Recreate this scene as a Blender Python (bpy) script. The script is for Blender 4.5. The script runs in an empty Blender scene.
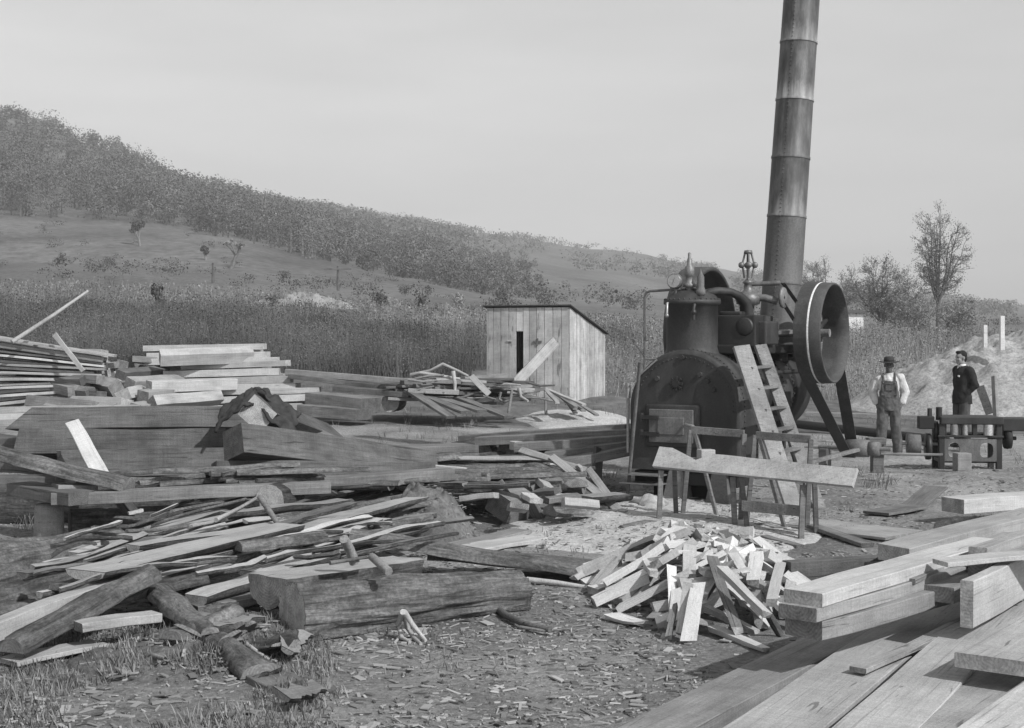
import bpy, math, random
from mathutils import Vector, Matrix, Euler, noise
R = math.radians
SC = bpy.context.scene
COL = SC.collection
rnd = random.Random(7)
F, HOR, CH = 1368.0, 340.0, 2.05          # focal length in picture units, horizon row, eye height

def at(px, py, d):                         # a picture point at distance d
    return Vector(((px-512)/F*d, d, CH-(py-HOR)/F*d))
def on(px, py, z=0.0):                     # a picture point at height z
    d = (CH-z)*F/(py-HOR)
    return Vector(((px-512)/F*d, d, z))

# ------------------------------------------------------------------ mesh builder
class MB:
    def __init__(s): s.v=[]; s.f=[]; s.m=[]; s.sm=[]
    def add(s, vs, fs, m=0, smooth=False):
        o=len(s.v); s.v += [tuple(v) for v in vs]
        for f in fs:
            s.f.append([i+o for i in f]); s.m.append(m); s.sm.append(smooth)
    def quad(s, a,b,c,d, m=0): s.add([a,b,c,d],[(0,1,2,3)],m)
    def box(s, c, size, rot=None, m=0, taper=1.0):
        x,y,z=[q/2 for q in size]; c=Vector(c)
        vs=[]
        for sz in (-1,1):
            k = taper if sz>0 else 1.0
            for sx,sy in ((-1,-1),(1,-1),(1,1),(-1,1)):
                p=Vector((sx*x*k,sy*y*k,sz*z))
                if rot is not None: p=rot@p
                vs.append(c+p)
        s.add(vs,[(3,2,1,0),(4,5,6,7),(0,1,5,4),(1,2,6,5),(2,3,7,6),(3,0,4,7)],m)
    def bar(s, a, b, w, t, roll=0, m=0):    # rectangular bar from a to b
        a=Vector(a); b=Vector(b); d=b-a; L=d.length
        s.box((a+b)/2,(L,w,t),frame(d,roll),m)
    def tube(s, pts, rad, n=8, m=0, cap=True, smooth=True, capm=None):
        pts=[Vector(p) for p in pts]; k=len(pts)
        if not hasattr(rad,'__len__'): rad=[rad]*k
        t0=(pts[1]-pts[0]).normalized()
        up=Vector((0,0,1)) if abs(t0.z)<.9 else Vector((1,0,0))
        u=t0.cross(up).normalized(); vs=[]
        for i,p in enumerate(pts):
            t=(pts[min(i+1,k-1)]-pts[max(i-1,0)]).normalized()
            u=(u-t*u.dot(t)).normalized(); w=t.cross(u)
            for j in range(n):
                a=2*math.pi*j/n
                vs.append(p+(u*math.cos(a)+w*math.sin(a))*rad[i])
        fs=[(i*n+j,i*n+(j+1)%n,(i+1)*n+(j+1)%n,(i+1)*n+j) for i in range(k-1) for j in range(n)]
        s.add(vs,fs,m,smooth)
        if cap:
            cm = m if capm is None else capm
            s.add(vs[:n],[tuple(range(n-1,-1,-1))],cm); s.add(vs[-n:],[tuple(range(n))],cm)
    def lathe(s, prof, org, axis, n=32, m=0, smooth=True):   # prof: (radius, distance along axis)
        org=Vector(org); ax=Vector(axis).normalized()
        up=Vector((0,0,1)) if abs(ax.z)<.9 else Vector((1,0,0))
        u=ax.cross(up).normalized(); w=ax.cross(u); vs=[]
        for r,h in prof:
            for j in range(n):
                a=2*math.pi*j/n; vs.append(org+ax*h+(u*math.cos(a)+w*math.sin(a))*r)
        k=len(prof)
        fs=[(i*n+j,(i+1)*n+j,(i+1)*n+(j+1)%n,i*n+(j+1)%n) for i in range(k-1) for j in range(n)]
        s.add(vs,fs,m,smooth)
    def ball(s, c, r, m=0, n=10, rot=None, jit=0, seed=0):
        c=Vector(c)
        if not hasattr(r,'__len__'): r=(r,r,r)
        vs=[];k=n//2+1
        for i in range(k):
            th=math.pi*i/(k-1)
            for j in range(n):
                ph=2*math.pi*j/n
                p=Vector((math.sin(th)*math.cos(ph),math.sin(th)*math.sin(ph),math.cos(th)))
                g=1+(jit*noise.noise(p*1.7+Vector((seed,0,0))) if jit else 0)
                p=Vector((p.x*r[0],p.y*r[1],p.z*r[2]))*g
                if rot is not None: p=rot@p
                vs.append(c+p)
        fs=[(i*n+j,(i+1)*n+j,(i+1)*n+(j+1)%n,i*n+(j+1)%n) for i in range(k-1) for j in range(n)]
        s.add(vs,fs,m,True)
    def build(s, name, mats, parent=None, bevel=0, seg=2, loc=None, rot=None):
        me=bpy.data.meshes.new(name); me.from_pydata(s.v,[],s.f)
        if not isinstance(mats,(list,tuple)): mats=[mats]
        for m in mats: me.materials.append(m)
        me.polygons.foreach_set('material_index',s.m); me.polygons.foreach_set('use_smooth',s.sm)
        me.update()
        o=bpy.data.objects.new(name,me); COL.objects.link(o)
        if parent: o.parent=parent
        if loc is not None: o.location=loc
        if rot is not None: o.rotation_euler=rot
        if bevel:
            b=o.modifiers.new('bevel','BEVEL'); b.width=bevel; b.segments=seg; b.limit_method='ANGLE'; b.angle_limit=R(40)
        return o
def frame(d, roll=0):                      # local x along d, z as upright as it can be, rolled about x
    x=Vector(d).normalized(); up=Vector((0,0,1))
    if abs(x.z)>.985: up=Vector((0,1,0))
    y=up.cross(x).normalized(); z=x.cross(y)
    M=Matrix((x,y,z)).transposed()
    return M@Matrix.Rotation(roll,3,'X')
def tag(o, label=None, cat=None, group=None, kind=None):
    if label: o['label']=label
    if cat: o['category']=cat
    if group: o['group']=group
    if kind: o['kind']=kind
    elif cat: o['kind']='thing'
    return o
def thing(name, label, cat, loc=(0,0,0), rz=0, group=None):
    o=bpy.data.objects.new(name,None); COL.objects.link(o); o.empty_display_size=.2
    o.location=loc; o.rotation_euler=(0,0,rz)
    return tag(o,label,cat,group)

# ------------------------------------------------------------------ materials (the photograph is black and white: greys only)
def g(v): return (v,v,v,1)
class NT:
    def __init__(s,name):
        s.mat=bpy.data.materials.new(name); s.mat.use_nodes=True; s.t=s.mat.node_tree; s.t.nodes.clear()
        s.out=s.n('ShaderNodeOutputMaterial'); s.b=s.n('ShaderNodeBsdfPrincipled'); s.l(s.b.outputs[0],s.out.inputs[0])
        s.tc=s.n('ShaderNodeTexCoord')
    def n(s,t,**k):
        x=s.t.nodes.new(t)
        for a,b in k.items(): setattr(x,a,b)
        return x
    def l(s,a,b): s.t.links.new(a,b)
    def mapping(s, scale, src=None, rand=False):
        mp=s.n('ShaderNodeMapping'); mp.inputs['Scale'].default_value=scale
        s.l(src or s.tc.outputs['Object'],mp.inputs['Vector'])
        if rand:
            oi=s.n('ShaderNodeObjectInfo'); mu=s.n('ShaderNodeMath',operation='MULTIPLY'); mu.inputs[1].default_value=91.7
            s.l(oi.outputs['Random'],mu.inputs[0]); s.l(mu.outputs[0],mp.inputs['Location'])
        return mp.outputs[0]
    def noise(s, vec, scale=5, detail=5, rough=.6, dist=0):
        x=s.n('ShaderNodeTexNoise'); x.inputs['Scale'].default_value=scale; x.inputs['Detail'].default_value=detail
        x.inputs['Roughness'].default_value=rough; x.inputs['Distortion'].default_value=dist
        s.l(vec,x.inputs['Vector']); return x.outputs['Fac']
    def ramp(s, fac, stops):
        x=s.n('ShaderNodeValToRGB'); e=x.color_ramp.elements
        e[0].position,e[0].color=stops[0][0],g(stops[0][1]); e[1].position,e[1].color=stops[-1][0],g(stops[-1][1])
        for p,c in stops[1:-1]:
            q=e.new(p); q.color=g(c)
        s.l(fac,x.inputs[0]); return x.outputs[0]
    def mix(s, a, b, fac, mode='MIX'):
        x=s.n('ShaderNodeMix',data_type='RGBA',blend_type=mode)
        for v,i in ((fac,0),(a,6),(b,7)):
            if isinstance(v,(int,float)): x.inputs[i].default_value = v if i==0 else g(v)
            else: s.l(v,x.inputs[i])
        return x.outputs[2]
    def rand(s, lo, hi, island=False):
        if island: o=s.n('ShaderNodeNewGeometry').outputs['Random Per Island']
        else: o=s.n('ShaderNodeObjectInfo').outputs['Random']
        x=s.n('ShaderNodeMapRange'); x.inputs['To Min'].default_value=lo; x.inputs['To Max'].default_value=hi
        s.l(o,x.inputs['Value']); return x.outputs[0]
    def bump(s, h, strength=.4, dist=.01, normal=None):
        x=s.n('ShaderNodeBump'); x.inputs['Strength'].default_value=strength; x.inputs['Distance'].default_value=dist
        s.l(h,x.inputs['Height'])
        if normal is not None: s.l(normal,x.inputs['Normal'])
        s.l(x.outputs[0],s.b.inputs['Normal']); return x.outputs[0]
    def fin(s, col, rough=.8, spec=.3, metal=0):
        if isinstance(col,(int,float)): s.b.inputs['Base Color'].default_value=g(col)
        else: s.l(col,s.b.inputs['Base Color'])
        if isinstance(rough,(int,float)): s.b.inputs['Roughness'].default_value=rough
        else: s.l(rough,s.b.inputs['Roughness'])
        s.b.inputs['Specular IOR Level'].default_value=spec; s.b.inputs['Metallic'].default_value=metal
        return s.mat
def wood(name, lo, hi, var=(.75,1.15), grain=(1.0,22,22), stain=.75, bump=.35, island=False, crack=.5, saw=.10):
    t=NT(name)
    v=t.mapping(grain,rand=True); n1=t.noise(v,1.6,7,.68,.7)
    md=(lo+hi)/2; c=t.ramp(n1,[(.25,md+(lo-md)*.9),(.5,md),(.75,md+(hi-md)*.9)])
    n2=t.noise(t.mapping((1,1.5,1.5),rand=True),1.7,5,.65)                      # weather stains and dirt
    c=t.mix(c,t.ramp(n2,[(.33,stain),(.6,1.04)]),1.0,'MULTIPLY')
    vc=t.mapping((grain[0]*.55,grain[1]*1.6,grain[2]*1.6),rand=True)            # checks along the grain
    n3=t.noise(vc,1.8,4,.55,.5); c=t.mix(c,t.ramp(n3,[(.60,1.0),(.68,crack)]),1.0,'MULTIPLY')
    kn=t.noise(t.mapping((.9,7,7) if grain[0]<5 else (7,7,.9),rand=True),2.3,2,.4,1.5); c=t.mix(c,t.ramp(kn,[(.70,1.0),(.77,.5)]),1.0,'MULTIPLY')
    n4=t.noise(t.mapping((9,9,9),rand=True),9,4,.7); c=t.mix(c,t.ramp(n4,[(.3,.80),(.65,1.08)]),1.0,'MULTIPLY')
    if saw:                                                                      # faint saw marks across the grain
        n5=t.noise(t.mapping((34,1.5,1.5) if grain[0]<5 else (1.5,1.5,30),rand=True),2.0,3,.6); c=t.mix(c,t.ramp(n5,[(.35,1-saw),(.65,1+saw*.4)]),1.0,'MULTIPLY')
    c=t.mix(c,t.rand(*var,island),1.0,'MULTIPLY')
    ad=t.n('ShaderNodeMath',operation='ADD'); t.l(n1,ad.inputs[0]); t.l(n4,ad.inputs[1])
    t.bump(ad.outputs[0],bump,.010); return t.fin(c,.85,.15)
def endgrain(name, lo, hi):
    t=NT(name); v=t.mapping((1,1,1),rand=True)
    w=t.n('ShaderNodeTexWave',wave_type='RINGS',rings_direction='X'); w.inputs['Scale'].default_value=16; w.inputs['Distortion'].default_value=4; w.inputs['Detail'].default_value=3
    t.l(t.tc.outputs['Object'],w.inputs['Vector'])
    md=(lo+hi)/2; c=t.ramp(w.outputs['Fac'],[(.05,md+(lo-md)*.35),(.95,md+(hi-md)*.45)])
    n=t.noise(v,9,6,.7); c=t.mix(c,t.ramp(n,[(.35,.6),(.65,1.1)]),1.0,'MULTIPLY')
    n2=t.noise(v,60,3,.7); c=t.mix(c,t.ramp(n2,[(.35,.75),(.6,1.05)]),1.0,'MULTIPLY')
    t.bump(n2,.5,.006); return t.fin(c,.9,.1)
def bark(name, lo, hi, sc=(1.6,13,13), b=1.0):
    t=NT(name); v=t.mapping(sc,rand=True); iso=t.mapping((1,1,1),rand=True)
    n=t.noise(v,1.5,8,.72,.9); n2=t.noise(iso,34,6,.75); n3=t.noise(iso,3.2,4,.6)
    c=t.ramp(n,[(.34,lo),(.48,(lo*1.6+hi)/2.6),(.66,hi)])
    c=t.mix(c,t.ramp(n2,[(.3,.55),(.5,1.0),(.7,1.5)]),1.0,'MULTIPLY')
    c=t.mix(c,t.ramp(n3,[(.35,.65),(.65,1.3)]),1.0,'MULTIPLY')
    c=t.mix(c,t.rand(.8,1.2),1.0,'MULTIPLY')
    nb=t.bump(n,b,.035); x=t.n('ShaderNodeBump'); x.inputs['Strength'].default_value=.6; x.inputs['Distance'].default_value=.012
    t.l(n2,x.inputs['Height']); t.l(nb,x.inputs['Normal']); t.l(x.outputs[0],t.b.inputs['Normal'])
    return t.fin(c,.95,.1)
def iron(name, lo, hi, rough=.45, sc=3, metal=.0, spec=.5, streak=True):
    t=NT(name); v=t.mapping((sc,sc,sc*(.35 if streak else 1)),rand=True); n=t.noise(v,1.6,7,.65)
    c=t.ramp(n,[(.35,lo),(.5,(lo*2+hi)/3),(.68,hi)])
    n2=t.noise(t.mapping((14,14,14)),3,4,.7); c=t.mix(c,t.ramp(n2,[(.35,.75),(.65,1.2)]),1.0,'MULTIPLY')
    rr=t.ramp(n,[(.3,rough),(.7,min(1,rough+.3))]); t.bump(n2,.15,.004)
    return t.fin(c,rr,spec,metal)
def cloth(name, v, var=.25, weave=0):
    t=NT(name); n=t.noise(t.mapping((1,1,1)),9,5,.6)
    c=t.ramp(n,[(.3,v*(1-var)),(.7,v*(1+var))]); t.bump(t.noise(t.mapping((1,1,1)),26,4),.5,.015)
    return t.fin(c,.95,.1)
def leafmat(name, lo, hi, big=.06, sc3=(1,1,1), patch=(.7,1.3)):
    t=NT(name); pos=t.n('ShaderNodeNewGeometry').outputs['Position']
    n=t.noise(t.mapping(sc3,pos),big,4,.6)
    c=t.mix(t.rand(lo,hi,True),t.ramp(n,[(.35,patch[0]),(.65,patch[1])]),1.0,'MULTIPLY')
    return t.fin(c,.9,.05)
def groundmat(name, lo, hi, chips=0, big=.35, fine=14, stretch=(1,1,1), bump=.5):
    t=NT(name); pos=t.n('ShaderNodeNewGeometry').outputs['Position']; v=t.mapping(stretch,pos)
    n1=t.noise(v,big,6,.65,.3); n2=t.noise(v,fine,8,.75)
    c=t.ramp(n1,[(.32,lo),(.66,hi)]); c=t.mix(c,t.ramp(n2,[(.3,.45),(.5,.95),(.72,1.5)]),1.0,'MULTIPLY')
    if chips:
        vo=t.n('ShaderNodeTexVoronoi'); vo.inputs['Scale'].default_value=26; t.l(t.mapping((1,1.5,1),pos),vo.inputs['Vector'])
        f=t.ramp(vo.outputs['Distance'],[(.16,1),(.24,0)])
        f2=t.ramp(t.noise(v,2.1,3),[(.45,0),(.6,chips)])
        mm=t.n('ShaderNodeMath',operation='MULTIPLY'); t.l(f,mm.inputs[0]); t.l(f2,mm.inputs[1])
        c=t.mix(c,.5,mm.outputs[0])
    t.bump(n2,bump,.04); return t.fin(c,.95,.1)

M={}
M['fresh']=wood('fresh_wood',.38,.56,stain=.76,crack=.72,var=(.72,1.15))
M['split']=wood('split_wood',.48,.66,stain=.85,crack=.75,var=(.75,1.12),saw=0)
M['sawn']=wood('sawn_wood',.26,.43,stain=.68,crack=.6,var=(.7,1.15))
M['grey']=wood('weathered_wood',.13,.27,stain=.6,crack=.4,bump=.6)
M['old']=wood('old_dark_wood',.09,.19,stain=.55,crack=.4,bump=.7)
M['siding']=wood('shed_siding',.40,.60,var=(.72,1.15),grain=(10,10,.7),stain=.7,island=True)
M['white']=wood('clean_white_wood',.50,.64,stain=.8,crack=.75)
M['end']=endgrain('end_grain',.16,.30)
M['endfresh']=endgrain('fresh_end_grain',.33,.5)
M['endold']=endgrain('old_end_grain',.09,.16)
M['bark']=bark('rough_bark',.065,.21)
M['barkdark']=bark('dark_bark',.035,.13)
M['barkpale']=groundmat('bark_and_dirt',.10,.22,.0,1.6,20,bump=1.0)
M['rotten']=bark('rotten_grey_wood',.08,.25,(2.2,9,9))
M['twig']=wood('twig_bark',.16,.28)
M['black']=iron('black_painted_iron',.016,.032,.38)
M['soot']=iron('sooty_iron',.01,.022,.6)
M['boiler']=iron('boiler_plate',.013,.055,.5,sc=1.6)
M['boilerdusty']=iron('dusty_boiler_plate',.02,.062,.5,sc=2.2)  # dusty plate, slightly paler than the black front plate
M['wheel']=iron('dull_wheel_iron',.04,.085,.55,streak=False)
M['rust']=iron('rusty_iron',.08,.19,.6)
M['door']=iron('heat_bleached_iron',.085,.16,.6)
M['steel']=iron('worn_steel',.25,.45,.3,metal=.6)
M['bright']=iron('bright_steel',.6,.75,.25,metal=.7)
M['stack']=iron('stack_sheet_iron',.055,.13,.5,sc=2.2)
M['rimgrey']=iron('grey_wheel_rim',.11,.16,.5,streak=False)
M['glint']=iron('edge_highlight_white',.75,.8,.6,streak=False)  # white for the highlight put along the belt edge
M['belt']=iron('drive_belt_leather',.045,.085,.5,streak=False)
M['brass']=iron('dull_brass',.12,.22,.35,metal=.4)
M['dial']=iron('gauge_dial',.30,.40,.4)
M['shirt']=cloth('white_shirt_cloth',.52,.22)
M['denim']=cloth('faded_denim',.10,.45)
M['suit']=cloth('dark_suit_cloth',.03,.2)
M['trouser']=cloth('grey_trouser_cloth',.075,.2)
M['felt']=cloth('dark_felt',.045,.3)
M['coat']=cloth('old_dark_canvas',.045,.4)
M['leather']=iron('shoe_leather',.03,.06,.5)
M['skindark']=cloth('dark_brown_skin',.12,.1)
M['skin']=cloth('tanned_skin',.25,.08)
M['hair']=cloth('dark_hair',.025,.2)
M['hankie']=cloth('white_linen',.75,.05)
M['dirt']=groundmat('yard_dirt',.15,.33,.8,.55,20,bump=.9)
M['sawdust']=groundmat('pale_sawdust',.36,.5,.0,1.2,22,bump=.5)
M['mound']=groundmat('earth_mound',.24,.42,.0,.9,11,bump=1.0)
M['clods']=groundmat('trampled_pale_ground',.17,.34,.3,.8,16,bump=.8)
M['field']=groundmat('field_grass',.09,.17,0,.05,2.2,(1,.35,1))
M['meadow']=groundmat('hill_meadow',.09,.18,0,.03,.6,(1,.6,1))
M['weeds']=leafmat('dry_weeds',.07,.125,.35,(1,.35,.15),(.6,1.6))
M['weedpale']=leafmat('pale_weeds',.14,.24,.3,(1,.35,.2),(.6,1.5))
M['forest']=leafmat('hill_forest_leaves',.075,.145,.085,(1,1,.6),(.5,1.7))
M['leaf']=leafmat('thin_autumn_leaves',.16,.32,.3)
M['bushleaf']=leafmat('bush_leaves',.05,.13,.3)
M['grass']=leafmat('short_grass',.08,.24,1.5,(1,1,1),(.7,1.3))
M['chips']=leafmat('wood_chips',.08,.40,1.0,(1,1,1),(.8,1.2))
M['roof']=iron('dark_roofing',.05,.09,.8)
M['whitewall']=groundmat('whitewashed_wall',.62,.75,0,.6,6,bump=.1)
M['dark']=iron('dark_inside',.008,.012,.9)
M['stone']=groundmat('pale_stone',.3,.45,0,2,10)

t=NT('stack_with_pale_scale'); v=t.mapping((3,3,1.2),rand=True); n=t.noise(v,2.2,6,.7)
c=t.ramp(n,[(.35,.05),(.5,.08),(.68,.14)])
sx=t.n('ShaderNodeSeparateXYZ'); t.l(t.tc.outputs['Object'],sx.inputs[0])
a=t.n('ShaderNodeMath',operation='MULTIPLY_ADD'); a.inputs[1].default_value=-.75; t.l(t.noise(t.mapping((7,7,1.6),rand=True),1.2,5,.75),a.inputs[0]); t.l(sx.outputs['Z'],a.inputs[2])
mr=t.n('ShaderNodeMapRange'); mr.inputs['From Min'].default_value=-.42; mr.inputs['From Max'].default_value=-.12; mr.inputs['To Min'].default_value=.6; mr.inputs['To Max'].default_value=0
t.l(a.outputs[0],mr.inputs['Value']); mm=t.n('ShaderNodeMath',operation='MULTIPLY'); t.l(mr.outputs[0],mm.inputs[0]); t.l(t.rand(.15,1.0),mm.inputs[1]); c=t.mix(c,.42,mm.outputs[0]); c=t.mix(c,t.ramp(t.noise(t.mapping((10,10,.5),rand=True),1.3,6,.7),[(.3,.55),(.7,1.35)]),1.0,'MULTIPLY')
M['stackscale']=t.fin(c,.55,.4)
# ------------------------------------------------------------------ camera, sky, sun
cam=bpy.data.cameras.new('camera'); co=bpy.data.objects.new('camera',cam); COL.objects.link(co); SC.camera=co
co.location=(0,0,CH); co.rotation_euler=(R(90),0,0)
cam.sensor_width=36; cam.lens=F/1024*36; cam.shift_y=-(364-HOR)/1024; cam.clip_end=20000; cam.clip_start=.1
AZ,EL=44,40
W=bpy.data.worlds.new('World'); SC.world=W; W.use_nodes=True; t=W.node_tree
bg=t.nodes['Background']; sky=t.nodes.new('ShaderNodeTexSky'); sky.sky_type='NISHITA'; sky.sun_disc=False
sky.sun_elevation=R(EL); sky.sun_rotation=R(180-AZ); sky.dust_density=.6; sky.air_density=1.0; sky.ozone_density=1.0
sep=t.nodes.new('ShaderNodeSeparateColor'); t.links.new(sky.outputs[0],sep.inputs[0])   # the film of the photograph sees blue brightest
m1=t.nodes.new('ShaderNodeMath'); m1.operation='MULTIPLY_ADD'; m1.inputs[1].default_value=.55
m2=t.nodes.new('ShaderNodeMath'); m2.operation='MULTIPLY'; m2.inputs[1].default_value=.45
t.links.new(sep.outputs[1],m2.inputs[0]); t.links.new(sep.outputs[2],m1.inputs[0]); t.links.new(m2.outputs[0],m1.inputs[2])
tcw=t.nodes.new('ShaderNodeTexCoord'); mpw=t.nodes.new('ShaderNodeMapping'); mpw.inputs['Scale'].default_value=(3,3,16); nw=t.nodes.new('ShaderNodeTexNoise'); nw.inputs['Scale'].default_value=1.6; nw.inputs['Detail'].default_value=5
t.links.new(tcw.outputs['Generated'],mpw.inputs[0]); t.links.new(mpw.outputs[0],nw.inputs['Vector'])
mw=t.nodes.new('ShaderNodeMapRange'); mw.inputs['From Min'].default_value=.3; mw.inputs['From Max'].default_value=.7; mw.inputs['To Min'].default_value=.92; mw.inputs['To Max'].default_value=1.08; t.links.new(nw.outputs['Fac'],mw.inputs['Value'])   # thin high cloud
m3=t.nodes.new('ShaderNodeMath'); m3.operation='MULTIPLY'; t.links.new(m1.outputs[0],m3.inputs[0]); t.links.new(mw.outputs[0],m3.inputs[1])
t.links.new(m3.outputs[0],bg.inputs[0]); bg.inputs[1].default_value=.103
sl=bpy.data.lights.new('sun','SUN'); sl.energy=3.0; sl.angle=R(.6); so=bpy.data.objects.new('sun',sl); COL.objects.link(so)
sd=Vector((math.sin(R(AZ))*math.cos(R(EL)),-math.cos(R(AZ))*math.cos(R(EL)),math.sin(R(EL))))
so.rotation_euler=sd.to_track_quat('Z','Y').to_euler(); so.location=sd*50
SC.view_settings.view_transform='Standard'; SC.view_settings.look='None'; SC.view_settings.exposure=.72; SC.view_settings.gamma=1
SC.cycles.max_bounces=6; SC.cycles.diffuse_bounces=3; SC.cycles.use_denoising=True; SC.cycles.volume_bounces=0

m=bpy.data.materials.new('air'); m.use_nodes=True; nt=m.node_tree; nt.nodes.clear()
pv=nt.nodes.new('ShaderNodeVolumePrincipled'); mo=nt.nodes.new('ShaderNodeOutputMaterial'); nt.links.new(pv.outputs[0],mo.inputs['Volume'])
pv.inputs['Color'].default_value=g(.92); pv.inputs['Density'].default_value=.00058; pv.inputs['Anisotropy'].default_value=.0
hb=MB(); hb.box((0,1300,170),(5600,3000,344)); tag(hb.build('haze',m),kind='stuff')
# ------------------------------------------------------------------ two people
def loft(mb, rings, n=20, m=0):            # rings: (x,y,z,rx,ry) horizontal ellipses, bottom to top
    vs=[]
    for x,y,z,rx,ry in rings:
        for j in range(n):
            a=2*math.pi*j/n; vs.append((x+rx*math.cos(a),y+ry*math.sin(a),z))
    k=len(rings); mb.add(vs,[(i*n+j,i*n+(j+1)%n,(i+1)*n+(j+1)%n,(i+1)*n+j) for i in range(k-1) for j in range(n)]+[tuple(range(n-1,-1,-1)),tuple(range((k-1)*n,k*n))],m,True)
def fuse(mb,name,mat,parent,voxel=.009,smooth=4,wrinkle=0,seed=0):   # one continuous skin over the pieces
    o=mb.build('_tmp',mat); 
    md=o.modifiers.new('r','REMESH'); md.mode='VOXEL'; md.voxel_size=voxel; md.use_smooth_shade=True
    ms=o.modifiers.new('s','SMOOTH'); ms.iterations=smooth; ms.factor=.5
    dg=bpy.context.evaluated_depsgraph_get(); me=bpy.data.meshes.new_from_object(o.evaluated_get(dg),depsgraph=dg); me.name=name
    bpy.data.objects.remove(o)
    if wrinkle:
        for v in me.vertices:
            p=v.co; q=noise.noise(Vector((p.x*11+seed,p.y*11,p.z*7)))+.5*noise.noise(Vector((p.x*24,p.y*24+seed,p.z*15)))
            v.co += v.normal*q*wrinkle
    me.materials.clear(); me.materials.append(mat); me.polygons.foreach_set('use_smooth',[True]*len(me.polygons)); me.polygons.foreach_set('material_index',[0]*len(me.polygons))
    q=bpy.data.objects.new(name,me); COL.objects.link(q); q.parent=parent; return q
def limb(mb,pts,rad): 
    mb.tube(pts,rad,14)
    for p,r_ in zip(pts,rad): mb.ball(p,r_*.99,0,12)
def hand(mb,w,d,side,fwd):                  # w wrist, d direction down the hand, side: thumb side
    w=Vector(w); d=Vector(d).normalized(); s=Vector(side).normalized(); nrm=d.cross(s)
    Mx=Matrix((s,nrm,d)).transposed()
    mb.box(w+d*.045,(.078,.030,.085),Mx); mb.ball(w+d*.045,(.042,.02,.055),0,10,Mx)
    for i,(o,L) in enumerate(((.030,.072),(.010,.082),(-.011,.076),(-.031,.060))):
        p=w+d*.085+s*o; q=p+(d*.85+fwd*.35).normalized()*L*.5; e=q+(d*.5+fwd*.75).normalized()*L*.5
        mb.tube([p-d*.02,p,q,e],[.010,.010,.009,.007],8)
    p=w+d*.03+s*.036; q=p+(s*.55+d*.8+fwd*.2).normalized()*.035; e=q+(d*.9+fwd*.45).normalized()*.03
    mb.tube([p-s*.02,p,q,e],[.013,.013,.011,.008],8)
def head(mb,c,s=1.0):
    c=Vector(c)
    mb.ball(c+Vector((0,.012,.03)),(.074,.093,.098),0,20); mb.ball(c+Vector((0,-.018,-.045)),(.058,.068,.075),0,18)
    mb.ball(c+Vector((0,-.058,-.095)),(.030,.026,.024),0,10)
    mb.add([c+Vector(v) for v in ((-.012,-.082,.022),(.012,-.082,.022),(.019,-.086,-.034),(-.019,-.086,-.034),(0,-.116,-.028),(0,-.06,0))],[(0,1,4),(1,2,4),(2,3,4),(3,0,4),(1,0,5),(2,1,5),(3,2,5),(0,3,5)])
    for sx in (-1,1):
        mb.ball(c+Vector((sx*.078,.012,-.005)),(.012,.022,.032),0,10); mb.ball(c+Vector((sx*.03,-.078,.03)),(.024,.012,.008),0,8); mb.ball(c+Vector((sx*.038,-.06,-.03)),(.024,.022,.02),0,8)
    mb.ball(c+Vector((0,-.083,-.058)),(.024,.010,.006),0,8); mb.ball(c+Vector((0,-.082,-.072)),(.020,.010,.007),0,8)
def eyes(parent,c):
    for sx in (-1,1):
        m=MB(); m.ball(Vector(c)+Vector((sx*.030,-.077,.008)),(.012,.008,.007),0,8); m.build('eye',M['dark'],parent)
def legs_pts(sx,hipx,kx,fx,ky=-.02,fy=.0,side=0):
    return [(sx*hipx,0,.92),(sx*kx,ky,.50),(sx*fx,fy+.02,.09)]
# --- man in overalls, facing the camera, hands at his hips
b=on(889,456,0); p1=thing('person','man in bib overalls, white shirt and dark felt hat standing with hands at his hips','person',b,R(-14))
hc=(0,-.015,1.60); body=MB(); head(body,hc)
limb(body,[(0,.01,1.40),(0,-.0,1.54)],[.062,.055])
loft(body,[(0,0,.84,.15,.10),(0,0,.95,.165,.112),(0,0,1.08,.145,.10),(0,0,1.22,.165,.11),(0,.005,1.36,.175,.10),(0,.01,1.43,.12,.07)])
arms={}
for sx in (-1,1):
    arms[sx]=[(sx*.185,.01,1.385),(sx*.275,.06,1.13),(sx*.215,.01,.92)]
    limb(body,arms[sx],[.055,.043,.029]); hand(body,arms[sx][2],(sx*-.25,-.15,-1),(sx*-.2,-1,0),Vector((-sx,0,0)))
    limb(body,[(sx*.095,0,.90),(sx*.115,-.02,.50),(sx*.14,.01,.09)],[.088,.060,.042]); body.ball((sx*.15,-.05,.045),(.045,.12,.04),0,12)
fuse(body,'body',M['skindark'],p1,.008,3); eyes(p1,hc)
s=MB(); loft(s,[(0,0,.94,.168,.118),(0,0,1.08,.158,.114),(0,0,1.22,.178,.124),(0,.005,1.36,.192,.115),(0,.01,1.425,.13,.085),(0,.008,1.47,.075,.07)])
for sx in (-1,1): limb(s,[Vector(arms[sx][0]),Vector(arms[sx][1]),Vector(arms[sx][2])*.85+Vector(arms[sx][1])*.15],[.085,.085,.062])
fuse(s,'shirt',M['shirt'],p1,.009,3,.014,3)
s=MB(); loft(s,[(0,0,.80,.17,.125),(0,0,.92,.19,.135),(0,0,1.02,.182,.13),(0,-.006,1.08,.165,.124)])
for sx in (-1,1): limb(s,[(sx*.095,0,.88),(sx*.12,-.025,.50),(sx*.145,.005,.10)],[.108,.092,.085])
s.box((0,-.122,1.2),(.27,.03,.26)); loft(s,[(0,-.012,1.04,.172,.128),(0,-.02,1.14,.168,.122),(0,-.03,1.22,.15,.112),(0,-.05,1.33,.12,.090)]); s.tube([(-.12,-.12,1.09),(-.12,-.128,1.33)],.022,8); s.tube([(.12,-.12,1.09),(.12,-.128,1.33)],.022,8)
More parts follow.
